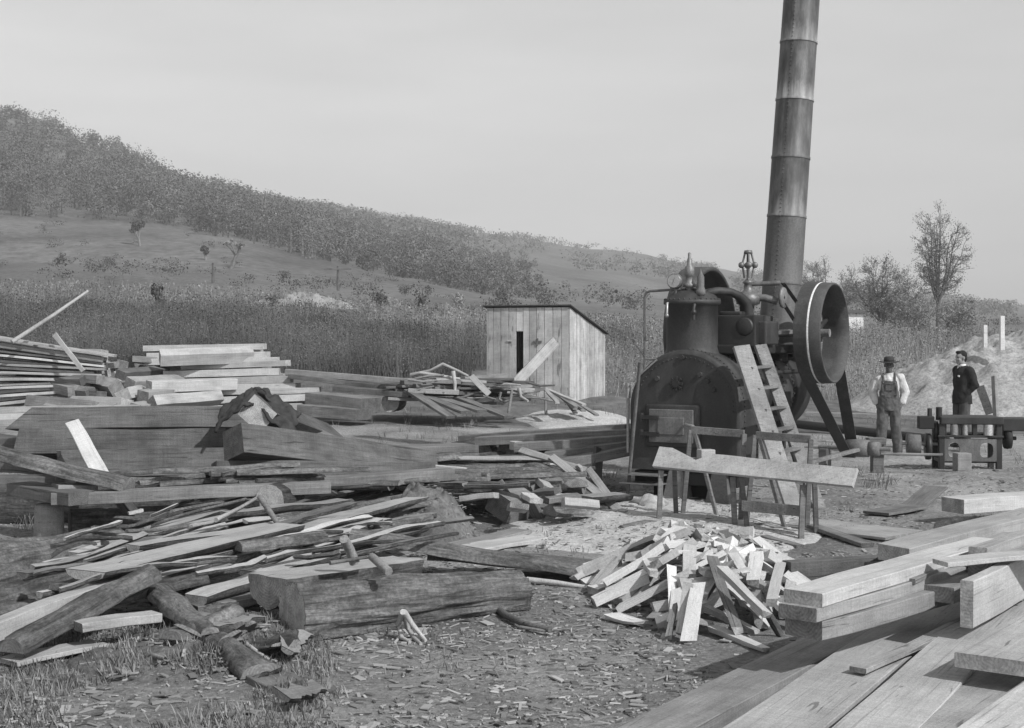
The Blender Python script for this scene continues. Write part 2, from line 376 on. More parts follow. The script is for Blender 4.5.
for sx in (-1,1): s.tube([(sx*.10,-.128,1.31),(sx*.105,-.10,1.40),(sx*.10,-.02,1.455),(sx*.08,.08,1.40),(sx*.04,.125,1.2),(sx*.02,.13,1.05)],.021,8)
ov=fuse(s,'overalls',M['denim'],p1,.009,3,.015,9)
m=MB(); m.box((.0,-.152,1.22),(.13,.012,.12)); m.box((.0,-.160,1.275),(.13,.01,.02)); m.build('bib_pocket',M['denim'],ov,.004)
for sx in (-1,1):
    m=MB(); m.ball((sx*.1,-.152,1.30),.013,0,8); m.build('button',M['brass'],ov)
    m=MB(); m.ball((sx*.155,-.05,.05),(.055,.145,.05),0,14); m.tube([(sx*.145,.01,.03),(sx*.145,.01,.14)],.058,12); fuse(m,'shoe',M['leather'],p1,.009,3)
m=MB(); HB_=Vector(hc)+Vector((0,.008,.058))
n=28; vs=[]
for rr,h in ((.088,.0),(.145,-.008),(.192,.0),(.195,.007),(.145,.004),(.097,.012),(.095,.045),(.086,.088),(.06,.104),(.03,.088),(0.001,.084)):
    for j in range(n):
        a=2*math.pi*j/n; vs.append(HB_+Vector((rr*math.cos(a)*.95,rr*math.sin(a)*1.1,h-.018*(rr>.13)*abs(math.sin(a))+.016*(rr>.13)*abs(math.cos(a)))))
m.add(vs,[(i*n+j,i*n+(j+1)%n,(i+1)*n+(j+1)%n,(i+1)*n+j) for i in range(10) for j in range(n)],0,True)
ht=m.build('hat',M['felt'],p1); m=MB(); m.lathe([(.099,.012),(.100,.02),(.0985,.045)],HB_,(0,0,1),28); hb_=m.build('hat_band',M['soot'],ht); hb_.scale=(.95,1.1,1); hb_.location=(HB_.x*.05,HB_.y*-.1,0)
# --- man in a dark suit, seen side on, looking left, hand in pocket
b=at(962,455,24.4); b.z=.12; p2=thing('person','bareheaded man in a dark suit with white collar, seen side on behind the planer','person',b,R(-72))
hc=(0,-.03,1.61); body=MB(); head(body,hc); limb(body,[(0,.01,1.41),(0,-.01,1.55)],[.06,.053])
loft(body,[(0,0,.84,.15,.10),(0,0,.95,.16,.11),(0,0,1.08,.145,.10),(0,0,1.22,.165,.11),(0,.005,1.36,.175,.10),(0,.01,1.43,.12,.07)])
A1=[(-.185,.02,1.39),(-.24,.10,1.13),(-.14,-.04,.95)]; A2=[(.185,.02,1.39),(.245,.10,1.13),(.14,-.04,.95)]
for sx,A in ((-1,A1),(1,A2)):
    limb(body,A,[.055,.043,.029]); hand(body,A[2],(0,-.05,-1),(0,-1,0),Vector((-sx*.3,0,0)))
    limb(body,[(sx*.095,0,.90),(sx*.105,-.02,.50),(sx*.11,.02,.09)],[.088,.060,.042]); body.ball((sx*.11,-.04,.045),(.045,.12,.04),0,12)
fuse(body,'body',M['skin'],p2,.008,3); eyes(p2,hc)
s=MB(); loft(s,[(0,.005,.80,.205,.150),(0,0,.92,.205,.15),(0,0,1.08,.18,.135),(0,0,1.22,.195,.14),(0,.01,1.36,.205,.125),(0,.015,1.43,.14,.09),(0,.02,1.47,.085,.072)])
for A in (A1,A2): limb(s,[Vector(A[0]),Vector(A[1]),Vector(A[2])*.88+Vector(A[1])*.12],[.082,.072,.055])
jk=fuse(s,'jacket',M['suit'],p2,.009,3,.013,5)
m=MB(); m.box((.10,-.142,1.29),(.05,.012,.03),Matrix.Rotation(.15,3,'Y')); m.build('pocket_handkerchief',M['hankie'],jk,.003)
s=MB(); loft(s,[(0,0,.80,.165,.115),(0,0,.95,.17,.12)])
for sx in (-1,1): limb(s,[(sx*.09,0,.88),(sx*.105,-.025,.50),(sx*.11,.015,.08)],[.105,.085,.078])
fuse(s,'trousers',M['trouser'],p2,.010,3,.007,2)
m=MB(); m.lathe([(.064,1.44),(.068,1.475),(.063,1.50)],(0,.003,0),(0,0,1),20); m.add([(-.05,-.06,1.46),(.05,-.06,1.46),(0,-.105,1.36)],[(0,2,1)]); m.build('shirt_collar',M['hankie'],p2)
m=MB(); m.add([(-.018,-.108,1.44),(.018,-.108,1.44),(.026,-.14,1.28),(0,-.143,1.25),(-.026,-.14,1.28)],[(0,4,3,2,1)]); m.build('necktie',M['soot'],p2)
m=MB(); m.ball(Vector(hc)+Vector((0,.03,.052)),(.080,.094,.088),0,20); m.ball(Vector(hc)+Vector((0,.072,.0)),(.072,.05,.075),0,16); m.ball(Vector(hc)+Vector((0,-.035,.098)),(.062,.055,.035),0,14); fuse(m,'hair',M['hair'],p2,.008,2,.005,4)
for sx in (-1,1):
    m=MB(); m.ball((sx*.11,-.04,.05),(.05,.14,.045),0,14); m.tube([(sx*.11,.02,.03),(sx*.11,.02,.12)],.05,12); fuse(m,'shoe',M['leather'],p2,.009,3)
# ------------------------------------------------------------------ terrain
PXS=[-700,-200,0,100,200,300,400,500,600,700,850,1024,1300,1900]
DS=[30,39,48,75,120,200,300,450,620,900,1250,2600,6000]
ROWS={ # picture row of the ground at each distance (None: height follows)
 30: 'z .22 .22 .22 .22 .22 .22 .2 .18 .12 0 0 0 0 0',
 39: 'z .55 .55 .55 .5 .5 .45 .4 .4 .3 .2 .2 .2 .2 .2',
 48: 'z 1.0 1.0 1.0 .9 .9 .8 .7 .6 .5 .4 .4 .4 .4 .4',
 75: 'y 326 326 327 328 331 334 337 338 340 342 343 342 342 342',
 120:'y 286 286 289 291 297 302 309 316 322 330 336 337 337 337',
 200:'y 250 255 262 264 267 278 291 304 313 322 332 333 333 333',
 300:'y 190 200 213 221 232 256 279 297 304 314 327 328 328 328',
 450:'y 120 135 163 186 210 232 256 279 291 303 319 322 322 322',
 620:'y 60 85 116 150 191 214 240 262 276 292 312 318 318 318',
 900:'y 80 100 135 160 196 211 228 246 260 279 303 313 313 313',
 1250:'y 110 120 150 172 200 209 221 237 250 267 291 307 310 312',
 2600:'y 180 190 210 220 230 235 245 255 265 280 300 315 316 318',
 6000:'y 260 260 270 270 280 285 290 295 300 310 320 325 326 328'}
ZT=[]
for d in DS:
    q=ROWS[d].split(); r=[]
    for v in q[1:]: r.append(float(v) if q[0]=='z' else CH+(HOR-float(v))/F*d)
    ZT.append(r)
def lerp_tab(xs,x):
    if x<=xs[0]: return 0,0.0
    for i in range(len(xs)-1):
        if x<=xs[i+1]: return i,(x-xs[i])/(xs[i+1]-xs[i])
    return len(xs)-2,1.0
def H(X,Y):
    bump=.03*noise.noise(Vector((X*.6,Y*.6,1)))+.022*noise.noise(Vector((X*1.9,Y*1.9,4)))+.016*noise.noise(Vector((X*4.3,Y*4.3,6)))
    dd=math.hypot(X,Y)
    if Y<2: return bump-.01
    px=512+F*X/max(Y,.5)
    if Y<30:
        k=max(0,min(1,(Y-21)/9)); k=k*k*(3-2*k)
        i,f=lerp_tab(PXS,px); z=ZT[0][i]*(1-f)+ZT[0][i+1]*f
        return z*k+bump
    j,fy=lerp_tab(DS,Y)
    if j>1: 
        fy=math.log(Y/DS[j])/math.log(DS[j+1]/DS[j]) if Y<DS[-1] else 1
    i,f=lerp_tab(PXS,px); f=f*f*(3-2*f)*.5+f*.5
    a=ZT[j][i]*(1-f)+ZT[j][i+1]*f; b=ZT[j+1][i]*(1-f)+ZT[j+1][i+1]*f
    z=a*(1-fy)+b*fy
    return z+bump+ (min(1,(Y-30)/200)*(.0035*Y)*noise.noise(Vector((X*.02,Y*.012,2))))
def sheet(name, d0, d1, nd, pxs, mat):
    mb=MB(); vs=[]; n=len(pxs)
    for i in range(nd+1):
        d=d0*(d1/d0)**(i/nd)
        for px in pxs:
            X=(px-512)/F*d; vs.append((X,d,H(X,d)))
    fs=[(i*n+j,i*n+j+1,(i+1)*n+j+1,(i+1)*n+j) for i in range(nd) for j in range(n-1)]
    mb.add(vs,fs,0,True); return tag(mb.build(name,mat),kind='structure')
def rng(a,b,n): return [a+(b-a)*i/n for i in range(n+1)]
# the yard: a fine square grid, wide enough to go on behind the camera
mb=MB(); xs=[-40,-30,-22,-16]+rng(-12,14,200)+[18,24,32,40]; ys=[-25,-15,-8,-3,0,2,4]+rng(5,18,110)+rng(18.3,30,60); vs=[]
for y in ys:
    for x in xs: vs.append((x,y,H(x,y)))
n=len(xs); mb.add(vs,[(i*n+j,i*n+j+1,(i+1)*n+j+1,(i+1)*n+j) for i in range(len(ys)-1) for j in range(n-1)],0,True)
tag(mb.build('ground',M['dirt']),kind='structure')
sheet('field',29.9,200,70,rng(-1300,2300,150),M['field'])
sheet('hills',199,2600,70,rng(-1300,2300,220),M['meadow'])

# ------------------------------------------------------------------ vegetation
def rv(r,s=1): return Vector((r.uniform(-s,s),r.uniform(-s,s),r.uniform(-s,s)))
def leafq(mb,c,s,r,m=0):
    a=rv(r).normalized()*s; b=rv(r); b=(b-a*(b.dot(a)/a.dot(a))).normalized()*s*r.uniform(.5,1)
    mb.add([c-a,c+b,c+a,c-b],[(0,1,2,3)],m)
def leafn(mb,c,nrm,s,r):                   # a leaf clump facing roughly outwards
    nn=(nrm.normalized()+rv(r,.55)).normalized(); a=nn.cross(rv(r)).normalized()*s; b=nn.cross(a).normalized()*s*r.uniform(.55,1)
    mb.add([c-a,c+b,c+a,c-b],[(0,1,2,3)],0)
def crown(mb,c,rx,rz,n,ls,r):
    lobes=[(c+Vector((r.uniform(-.5,.5)*rx,r.uniform(-.5,.5)*rx,r.uniform(-.45,.55)*rz)),r.uniform(.4,.7)) for _ in range(5)]
    for i in range(n):
        l,k=lobes[i%5]; d=rv(r).normalized()*(r.random()**.3)
        leafn(mb,l+Vector((d.x*rx*k,d.y*rx*k,d.z*rz*k)),d+Vector((0,0,.35)),ls*r.uniform(.6,1.3),r)
def stick(mb,a,b,w,m=0):
    a=Vector(a);b=Vector(b); s=(b-a).cross(Vector((0,1,0))).normalized()*w
    mb.add([a-s,a+s,b],[(0,1,2)],m)
# the wooded hillside and the far wooded ridge: two woods that read as one mass each
r=random.Random(3)
LOW=[(-700,180),(0,214),(100,221),(200,231),(250,243),(300,256),(350,268),(400,278),(470,296),(540,302)]
def lowrow(px):
    for (a,b),(c,d) in zip(LOW,LOW[1:]):
        if px<=c: return b+(d-b)*(px-a)/(c-a)
    return 302
def dens(px,row): return 1
mb=MB(); cnt=0
while cnt<2300:
    px=r.uniform(-330,545); d=270*(2.45)**r.random(); X=(px-512)/F*d; z=H(X,d); row=HOR-(z-CH)/d*F
    edge=lowrow(px)+6*noise.noise(Vector((px*.03,0,5)))
    if row>edge or (px>440 and r.random()<(px-440)/110): continue
    h=(r.uniform(5,8.5) if r.random()<.7 else r.uniform(9,13))*(.75 if px>300 else 1)*(1 if d<480 else .8); cnt+=1
    b=Vector((X,d,z)); stick(mb,b,b+Vector((0,0,h*.5)),.2)
    crown(mb,b+Vector((0,0,h*.42)),h*r.uniform(.40,.58),h*.52,int(230*min(1,300/d)**1.2+30),.19*max(1,d/300)*r.uniform(.8,1.3),r)
tag(mb.build('hillside_woods',M['forest']),'dense autumn woods covering the near hillside on the left','woods',kind='stuff')
mb=MB(); cnt=0
while cnt<3600:
    px=r.uniform(150,1150); d=650*(2.0)**r.random(); X=(px-512)/F*d; z=H(X,d); row=HOR-(z-CH)/d*F
    nn=noise.noise(Vector((px*.012,row*.05,9)))
    thin = .15 if (470<px<660 and row>243) else 1
    if (nn<-.2 and px>480) or r.random()>thin*(1 if px<640 else .75): continue
    h=r.uniform(4,9); cnt+=1; crown(mb,Vector((X,d,z+h*.4)),h*.7,h*.5,22,h*.09,r)
tag(mb.build('ridge_woods',M['forest']),'low woods along the distant ridge behind the shed','woods',kind='stuff')

# hedgerow and brush in the valley between shed and ridge
mb=MB()
for i in range(330):
    px=r.uniform(430,1080); d=r.uniform(230,420)
    if px<560: d=r.uniform(260,330)
    if noise.noise(Vector((px*.02,d*.02,3)))<-.05: continue
    X=(px-512)/F*d; h=r.uniform(1.5,5); crown(mb,Vector((X,d,H(X,d)+h*.4)),h*.6,h*.5,40,h*.07,r)
tag(mb.build('valley_brush',M['bushleaf']),'brush and small trees along the valley floor','brush',kind='stuff')

# brush scattered over the hill meadow
r=random.Random(29); mb=MB(); k=0
while k<170:
    px=r.uniform(-60,520); d=r.uniform(135,300); X=(px-512)/F*d; z=H(X,d); row=HOR-(z-CH)/d*F
    if row<lowrow(px)+3 or noise.noise(Vector((px*.016,row*.05,21)))<.02: continue
    k+=1; h=r.uniform(.5,1.7); crown(mb,Vector((X,d,z+h*.3)),h*r.uniform(.8,1.6),h*.55,46,h*.085,r)
tag(mb.build('meadow_brush',M['bushleaf']),'low brush scattered in patches over the hill meadow','brush',kind='stuff')
def weedfield(name,label,n,pxr,dr,hr,mat,wide=.018,cond=None,seed=1,leaves=3):
    r=random.Random(seed); mb=MB(); k=0
    while k<n:
        d=dr[0]+(dr[1]-dr[0])*r.random()**1.5; px=r.uniform(*pxr)
        X=(px-512)/F*d
        if cond and not cond(px,d,r): continue
        k+=1
        pn=noise.noise(Vector((X*.16,d*.1,seed+4)))
        if pn<-.36 and r.random()<.8: continue
        hh=r.uniform(*hr)*(1+.4*noise.noise(Vector((X*.35,d*.35,seed)))+.5*pn)*(1.35 if r.random()<.06 else 1); z=H(X,d)-.05; b=Vector((X,d,z))
        w=wide*max(1,d/45); tip=b+Vector((r.gauss(0,.16)*hh,r.gauss(0,.16)*hh,hh)); mid=(b+tip)/2+rv(r,.06)
        ang=r.uniform(0,3.14); s=Vector((math.cos(ang),math.sin(ang)*.3,0))*w
        mb.add([b-s,b+s,mid+s*.8,mid-s*.8,tip],[(0,1,2,3),(3,2,4)])
        for j in range(leaves):
            p=b.lerp(tip,r.uniform(.35,1)); leafq(mb,p+rv(r,.14),w*r.uniform(1.6,3.6),r)
    return tag(mb.build(name,mat),label,'weeds',kind='stuff')
def cl(px,d,r): return not(px>470 and d<52) and d<50+34*(1-max(0,min(1,(px-250)/330)))+8*noise.noise(Vector((px*.01,0,1)))
weedfield('tall_weeds','dark tall dry weeds standing behind the lumber piles',36000,(-60,640),(46,84),(.9,1.6),M['weeds'],.010,cl,11)
weedfield('dry_grass','paler dry grass of the field beyond the weeds',14000,(-60,660),(60,128),(.3,.8),M['weedpale'],.012,None,12,2)
weedfield('rank_weeds','pale tall weeds behind the two men and the earth mound',15000,(590,1130),(41,92),(.45,1.05),M['weedpale'],.010,None,13)

def tree(name,label,base,h,spread,seed,levels=5,leaf=None,nleaf=0,ls=.12,trunk_r=None,kids=3,first=.3,cat='tree',lean=0,group=None,up=.25,ratio=.72,tm='twig',twig=.012):
    r=random.Random(seed); root=thing(name,label,cat,base,0,group); tb=MB(); lb=MB(); tips=[]
    tr=trunk_r or h*.028
    def grow(p,d,L,rad,lv):
        q=p; pts=[p]; rr=[rad]; dd=d.copy()
        for i in range(3):
            dd=(dd+rv(r,.16)+Vector((0,0,up*.12))).normalized(); q=q+dd*L/3; pts.append(q); rr.append(max(twig,rad*(1-.14*(i+1))))
        tb.tube(pts,rr,6 if lv<2 else 4 if lv<4 else 3,cap=False)
        if lv>=levels: tips.append(q); return
        for k in range(kids if lv else kids+1):
            a=r.uniform(0,6.28); side=Vector((math.cos(a),math.sin(a),0)); 
            nd=(dd*(1.0 if lv else .9)+side*spread*(.55+.16*lv)*r.uniform(.5,1.15)+Vector((0,0,up*(1-.13*lv)))).normalized()
            o=pts[-1] if k<2 else pts[r.choice((1,2,2))]
            grow(o,nd,L*ratio*r.uniform(.75,1.15),max(twig,rad*.6),lv+1)
    grow(Vector((0,0,-.1)),Vector((lean,0,1)).normalized(),h*first,tr,0)
    zmax=max(v[2] for v in tb.v); k=h/zmax
    tb.v=[(v[0]*k,v[1]*k,v[2]*k) for v in tb.v]
    tb.build('trunk',M[tm],root)
    if leaf:
        for i in range(nleaf):
            p=r.choice(tips)*k; leafq(lb,p+rv(r,h*.035),ls*r.uniform(.6,1.3),r)
        lb.build('crown',M[leaf],root)
    return root
def gp(px,d): X=(px-512)/F*d; return Vector((X,d,H(X,d)))
def hgt(py,b): return CH-(py-HOR)/F*b.y-b.z
def twigtree(name,label,base,h,w,seed,fork,nl,nleaf,tr,tw=.014,round_=.35,ns=10,ls=.05):
    """a bare tree: limbs fork low and run up to a rounded crown, twigs all along them"""
    r=random.Random(seed); root=thing(name,label,'tree',base,0); tb=MB(); lb=MB(); tips=[]
    tb.tube([(0,0,-.2),(r.uniform(-.1,.1),0,fork*h*.5),(r.uniform(-.1,.1),0,fork*h)],[tr*1.25,tr,tr*.85],8,cap=False)
    def br(p,d,L,rad,lv):
        pts=[p]; q=p; dd=d.normalized()
        for i in range(3): dd=(dd+rv(r,.22)+Vector((0,0,.07))).normalized(); q=q+dd*L/3; pts.append(q)
        tb.tube(pts,[rad,rad*.85,rad*.7,max(tw*.7,rad*.5)],4 if lv==0 else 3,cap=False)
        if lv>=2: tips.append(q); return
        for k in range(5 if lv==0 else 4):
            o=pts[r.choice((1,2,2,3,3))]; nd=dd+rv(r,.85)+Vector((0,0,.15)); br(o,nd,L*r.uniform(.38,.62),max(tw,rad*.55),lv+1)
    for i in range(nl):
        a=2*math.pi*i/nl+r.uniform(-.4,.4); ro=r.uniform(.15,.95)
        end=Vector((math.cos(a)*w/2*ro,math.sin(a)*w/2*ro,h*(1-round_*ro*ro)*r.uniform(.88,1.0))); st=Vector((0,0,fork*h*r.uniform(.65,1.0)))
        ctl=Vector((end.x*.55,end.y*.55,st.z+(end.z-st.z)*.38)); pts=[]
        for k in range(8):
            t=k/7; pts.append(st*(1-t)**2+ctl*2*t*(1-t)+end*t*t+rv(r,.012*h)*(0<k<7))
        r0=tr*r.uniform(.45,.62); tb.tube(pts,[max(tw,r0*(1-.82*k/7)) for k in range(8)],6,cap=False)
        for k in range(ns):
            t=.22+.78*k/(ns-1); q=min(6,int(t*7)); p=pts[q].lerp(pts[q+1],t*7-q); out=Vector((p.x,p.y,0)); out=out.normalized() if out.length>.05 else rv(r)
            for _ in range(1 if k%2 else 2): br(p,out*r.uniform(.2,1)+rv(r,.8)+Vector((0,0,.35)),w*.17*r.uniform(.7,1.2)*(1.15-.35*t),max(tw,r0*.28),0)
    for i in range(nleaf):
        p=r.choice(tips); leafq(lb,p+rv(r,.30),ls*r.uniform(.6,1.3),r)
    tb.build('trunk',M['twig'],root); lb.build('crown',M['leaf'],root); return root
def pw(px,d): return px/F*d
b=gp(938,112); twigtree('lone_tree','tall bare tree with upswept branches, highest of the trees behind the men',b,hgt(210,b),pw(64,112),5,.30,11,4200,.19,.012,.30,12)
b=gp(882,104); twigtree('spreading_tree','wide low bare tree right of the belt wheel, between wheel and tall tree',b,hgt(262,b),pw(72,104),21,.2,11,5200,.15,.012,.5,10)
b=gp(828,125); twigtree('spreading_tree','round twiggy tree rising behind the belt wheel and the smokestack',b,hgt(260,b),pw(76,125),36,.2,11,5600,.18,.014,.5,10)
b=gp(914,98); twigtree('scrub_tree','small twiggy scrub tree at the foot of the tall bare tree',b,hgt(290,b),pw(44,98),43,.12,8,2400,.08,.011,.45,8)
b=gp(958,102); twigtree('scrub_tree','short bushy scrub tree right of the tall bare tree trunk',b,hgt(300,b),pw(40,102),54,.1,8,2400,.08,.011,.45,8)
b=gp(900,120); twigtree('scrub_tree','rounded scrub tree half hidden between the spreading and the tall tree',b,hgt(276,b),pw(56,120),66,.15,9,3200,.1,.013,.45,8)
b=gp(140,232); tree('meadow_tree','leafy little tree alone on the hill meadow under the woods',b,hgt(221,b),.7,72,4,'bushleaf',1100,.17,.14,3,.22,up=.25,twig=.04)
b=gp(231,205); tree('gnarled_tree','gnarled bare tree with a crooked pale trunk on the meadow',b,hgt(240,b),1.1,83,4,'leaf',150,.2,.28,2,.3,lean=.35,up=.1,tm='grey',twig=.05)
b=gp(206,215); tree('meadow_tree','short bushy tree just left of the gnarled bare tree',b,hgt(246,b),.8,91,4,'bushleaf',800,.16,.12,3,.2,twig=.04)
def bush(label,px,py,d,w,mat='bushleaf',n=500,seed=0,ls=.05):
    r=random.Random(seed+int(px)); b=gp(px,d); h=max(.5,hgt(py,b)); root=thing('bush',label,'bush',b,0)
    lb=MB(); sb=MB(); rx=w/2/F*d
    for k in range(6):
        sb.tube([Vector((0,0,-.1)),Vector((r.uniform(-.6,.6)*rx,r.uniform(-.4,.4)*rx,h*r.uniform(.5,.9)))],[h*.03,h*.012],4)
    crown(lb,Vector((0,0,h*.5)),rx*1.05,h*.55,n,h*ls,r)
    sb.build('stem',M['twig'],root); lb.build('leaves',M[mat],root)
for i,(lab,px,py,d,w) in enumerate([
 ('small round bush low on the left hill meadow',60,252,190,16),('low spreading bush left of the lone meadow tree foot',110,256,180,26),
 ('roundish bush right of the gnarled bare tree',284,270,170,16),('bushy dark clump in the pale field left of the pole',272,291,105,16),
 ('upright shrub in the pale field beyond the weeds, left of two',379,291,112,20),('bigger leafy shrub in the pale field, right of two',424,284,125,24),
 ('grey-green shrub before the foot of the woods',405,284,160,16),('pale low shrub beside the shed top left corner',458,292,128,30),
 ('dark bush poking up out of the weeds behind the left lumber',158,282,85,14),('wispy bush on the slope above the shed roof',505,288,190,26),
 ('rounded bush above the middle of the shed roof',545,292,170,28),('low bush right of the shed roof slope',640,318,120,30)]):
    bush(lab,px,py,d,w,'bushleaf' if i!=7 else 'weedpale',420,i*13)
def pole(label,px,py0,d,rise=0,cross=True):
    b=gp(px,d); h=hgt(py0,b); root=thing('utility_pole',label,'utility pole',b,0)
    m=MB(); m.tube([(0,0,-.2),(0,0,h)],[.16,.12],8); m.build('post',M['old'],root)
    if cross:
        m=MB(); m.box((0,-.16,h-.35),(3.0,.14,.16)); m.build('crossarm',M['old'],root)
pole('thin dark utility pole with a crossarm, at the field edge near the brush pile',338,266,150)
pole('short dark utility pole standing below the gnarled meadow tree',213,263,140,cross=False)
# far white houses
def house(label,px,py0,py1,d,w,dep=3,roofup=.35):
    z=CH-(py1-HOR)/F*d; b=Vector(((px-512)/F*d,d,z)); h=(py1-py0)/F*d; ww=w/F*d
    root=thing('white_house',label,'house',b,0); g0=min(0,H(b.x,b.y)-z)-.3
    m=MB(); m.box((0,dep/2,(h+g0)/2),(ww,dep,h-g0)); m.build('wall',M['whitewall'],root)
    m=MB(); o=.25; rh=ww*roofup*.5
    A=[(-ww/2-o,-o,h),(ww/2+o,-o,h),(ww/2+o,dep+o,h),(-ww/2-o,dep+o,h),(-ww/2-o,dep/2,h+rh),(ww/2+o,dep/2,h+rh)]
    m.add(A,[(0,1,5,4),(2,3,4,5),(0,4,3),(1,2,5),(3,2,1,0)]); m.build('roof',M['roof'],root)
    if False:
        m=MB(); m.box((ww*.2,-.02,h*.55),(ww*.18,.05,h*.35)); m.build('window',M['dark'],root)
house('small whitewashed house with a dark roof beyond the belt wheel',853,313,340,95,21,3)
house('tiny white farmhouse high on the far ridge, left one',372,223.5,227,1000,4,5)
house('tiny white farmhouse high on the far ridge, right one',476,230,232.5,1080,4,5)
# ------------------------------------------------------------------ portable steam engine (local: x to its right, y backwards along the boiler)
EO=Vector((2.16,17.2,0)); ERZ=R(-30); EM=Matrix.Translation(EO)@Matrix.Rotation(ERZ,4,'Z')
eng=thing('steam_engine','black portable steam engine with an upright dome and tall smokestack, behind the workbench','steam engine',EO,ERZ)
def arch(Rr,zc,z0,n=40):
    a=[(Rr*math.cos(math.pi*i/n),zc+Rr*math.sin(math.pi*i/n)) for i in range(n+1)]
    return [(Rr,z0)]+[(Rr,z0+(zc-z0)*.5)]+a+[(-Rr,z0+(zc-z0)*.5)]+[(-Rr,z0)]
ZC,Z0=1.17,.40
m=MB(); rings=[(.700,0.0),(.735,.008),(.755,.035),(.76,.08),(.76,.62)]
n=len(arch(.7,ZC,Z0))
vs=[(x,s,z) for rr,s in rings for x,z in arch(rr,ZC,Z0)]
m.add(vs,[(i*n+j,(i+1)*n+j,(i+1)*n+j+1,i*n+j+1) for i in range(len(rings)-1) for j in range(n-1)],0,True)
m.add([(x,.62,z) for x,z in arch(.76,ZC,Z0)],[tuple(range(n))])
for s in (.12,.56):
    for i in range(44):
        a=math.pi*i/43; m.ball((.765*math.cos(a),s,ZC+.765*math.sin(a)),.014,0,6)
    for i in range(10):
        for sg in (-1,1): m.ball((sg*.765,s,Z0+.05+i*.073),.014,0,6)
m.build('firebox_shell',M['boilerdusty'],eng)
m=MB(); m.add([(x,0.001,z) for x,z in arch(.702,ZC,Z0)],[tuple(range(n-1,-1,-1))])
for i in range(34):
    a=math.pi*i/33; m.ball((.66*math.cos(a),-.002,ZC+.66*math.sin(a)),.011,0,6)
for px_,pz in ((.22,1.62),(.32,1.54),(.40,1.43),(-.36,1.56),(-.02,1.83)): 
    m.tube([(px_,.0,pz),(px_,-.03,pz)],[.035,.03],8)
m.build('front_plate',M['boiler'],eng)
m=MB()
for k in range(4):
    a=k*math.pi/4; m.bar((-.09+.09*math.cos(a),-.03,1.50+.09*math.sin(a)),(-.09-.09*math.cos(a),-.03,1.50-.09*math.sin(a)),.03,.03)
m.tube([(-.09,0,1.5),(-.09,-.06,1.5)],.05,10); m.build('handhole_cover',M['soot'],eng,.004)
fd=MB(); fd.box((-.14,-.02,.965),(.74,.05,.54)); fdo=fd.build('fire_door_frame',M['boiler'],eng,.03,3)
m=MB(); m.box((-.15,-.05,.965),(.60,.04,.42)); m.box((-.15,-.072,.965),(.36,.02,.22)); d=m.build('fire_door',M['door'],eng,.03,3)
for z in (.86,1.07):
    m=MB(); m.bar((-.56,-.085,z),(-.3,-.1,z),.03,.05); m.tube([(-.55,-.07,z-.05),(-.55,-.07,z+.05)],.028,8); m.build('hinge',M['black'],d)
m=MB(); m.tube([(.06,-.09,1.0),(.1,-.15,1.0),(.2,-.15,.98)],.016,8); m.build('handle',M['steel'],d)
m=MB(); m.lathe([(0,.62),(.52,.62),(.56,.64),(.56,1.3),(.57,1.32),(.57,1.42),(.56,1.44),(.56,2.1),(.57,2.12),(.57,2.22),(.56,2.24),(.56,2.66)],(0,0,1.36),(0,1,0),44)
for s in (.7,1.37,2.17,2.6):
    for i in range(60):
        a=2*math.pi*i/60; m.ball((.572*math.cos(a),s,1.36+.572*math.sin(a)),.015,0,6)
m.build('boiler_barrel',M['boiler'],eng)
m=MB(); m.lathe([(0,2.64),(.60,2.64),(.62,2.66),(.62,3.22),(.58,3.26),(0,3.27)],(0,0,1.36),(0,1,0),40); m.build('smokebox',M['soot'],eng)
# steam dome
DX,DY=-.07,.44
m=MB(); m.lathe([(.40,1.78),(.345,1.9),(.33,1.96),(.33,2.50),(.365,2.51),(.365,2.56),(.335,2.57),(.30,2.63),(.2,2.70),(0,2.73)],(DX,DY,0),(0,0,1),40)
for i in range(30):
    a=2*math.pi*i/30; m.ball((DX+.35*math.cos(a),DY+.35*math.sin(a),2.57),.016,0,6)
m.build('steam_dome',M['boilerdusty'],eng)
m=MB(); X,Y=DX+.03,DY-.16
m.lathe([(.05,2.66),(.05,2.72),(.085,2.73),(.085,2.76),(.05,2.78),(.05,2.86),(.065,2.87),(.06,2.98),(.035,3.0),(.03,3.08),(.02,3.1),(.02,3.16),(0,3.17)],(X,Y,0),(0,0,1),16)
m.build('safety_valve',M['brass'],eng)
m=MB(); X,Y=DX+.2,DY-.2
m.lathe([(.035,2.5),(.035,2.62),(.06,2.63),(.06,2.68),(.045,2.7),(.045,2.85),(.02,2.9),(0,2.96)],(X,Y,0),(0,0,1),14); m.build('whistle',M['rust'],eng)
m=MB(); X,Y,Z=DX-.13,DY-.27,2.80
m.lathe([(0,.03),(.09,.03),(.1,.0),(.1,-.05),(0,-.06)],(X,Y,Z),(0.05,-1,0),24); m.tube([(X,Y+.03,Z-.08),(X,Y+.03,Z-.2),(X+.03,Y+.1,Z-.25)],.02,8)
ga=m.build('pressure_gauge',M['brass'],eng)
m=MB(); m.lathe([(0,.034),(.082,.034)],(X,Y,Z),(0.05,-1,0),24); m.bar((X-.005,Y-.038,Z-.03),(X+.03,Y-.038,Z+.05),.012,.004); m.build('dial',M['dial'],ga)
m=MB(); m.tube([(DX-.2,DY-.3,2.52),(DX-.2,DY-.34,2.52),(DX-.2,DY-.35,2.36)],.018,8); m.ball((DX-.2,DY-.35,2.36),.03,0,8); m.build('try_cock',M['steel'],eng)
m=MB(); m.tube([(DX+.17,DY-.33,2.5),(DX+.17,DY-.36,2.45),(DX+.17,DY-.36,2.3)],.022,8); m.ball((DX+.17,DY-.36,2.4),.04,0,8); m.build('try_cock',M['black'],eng)
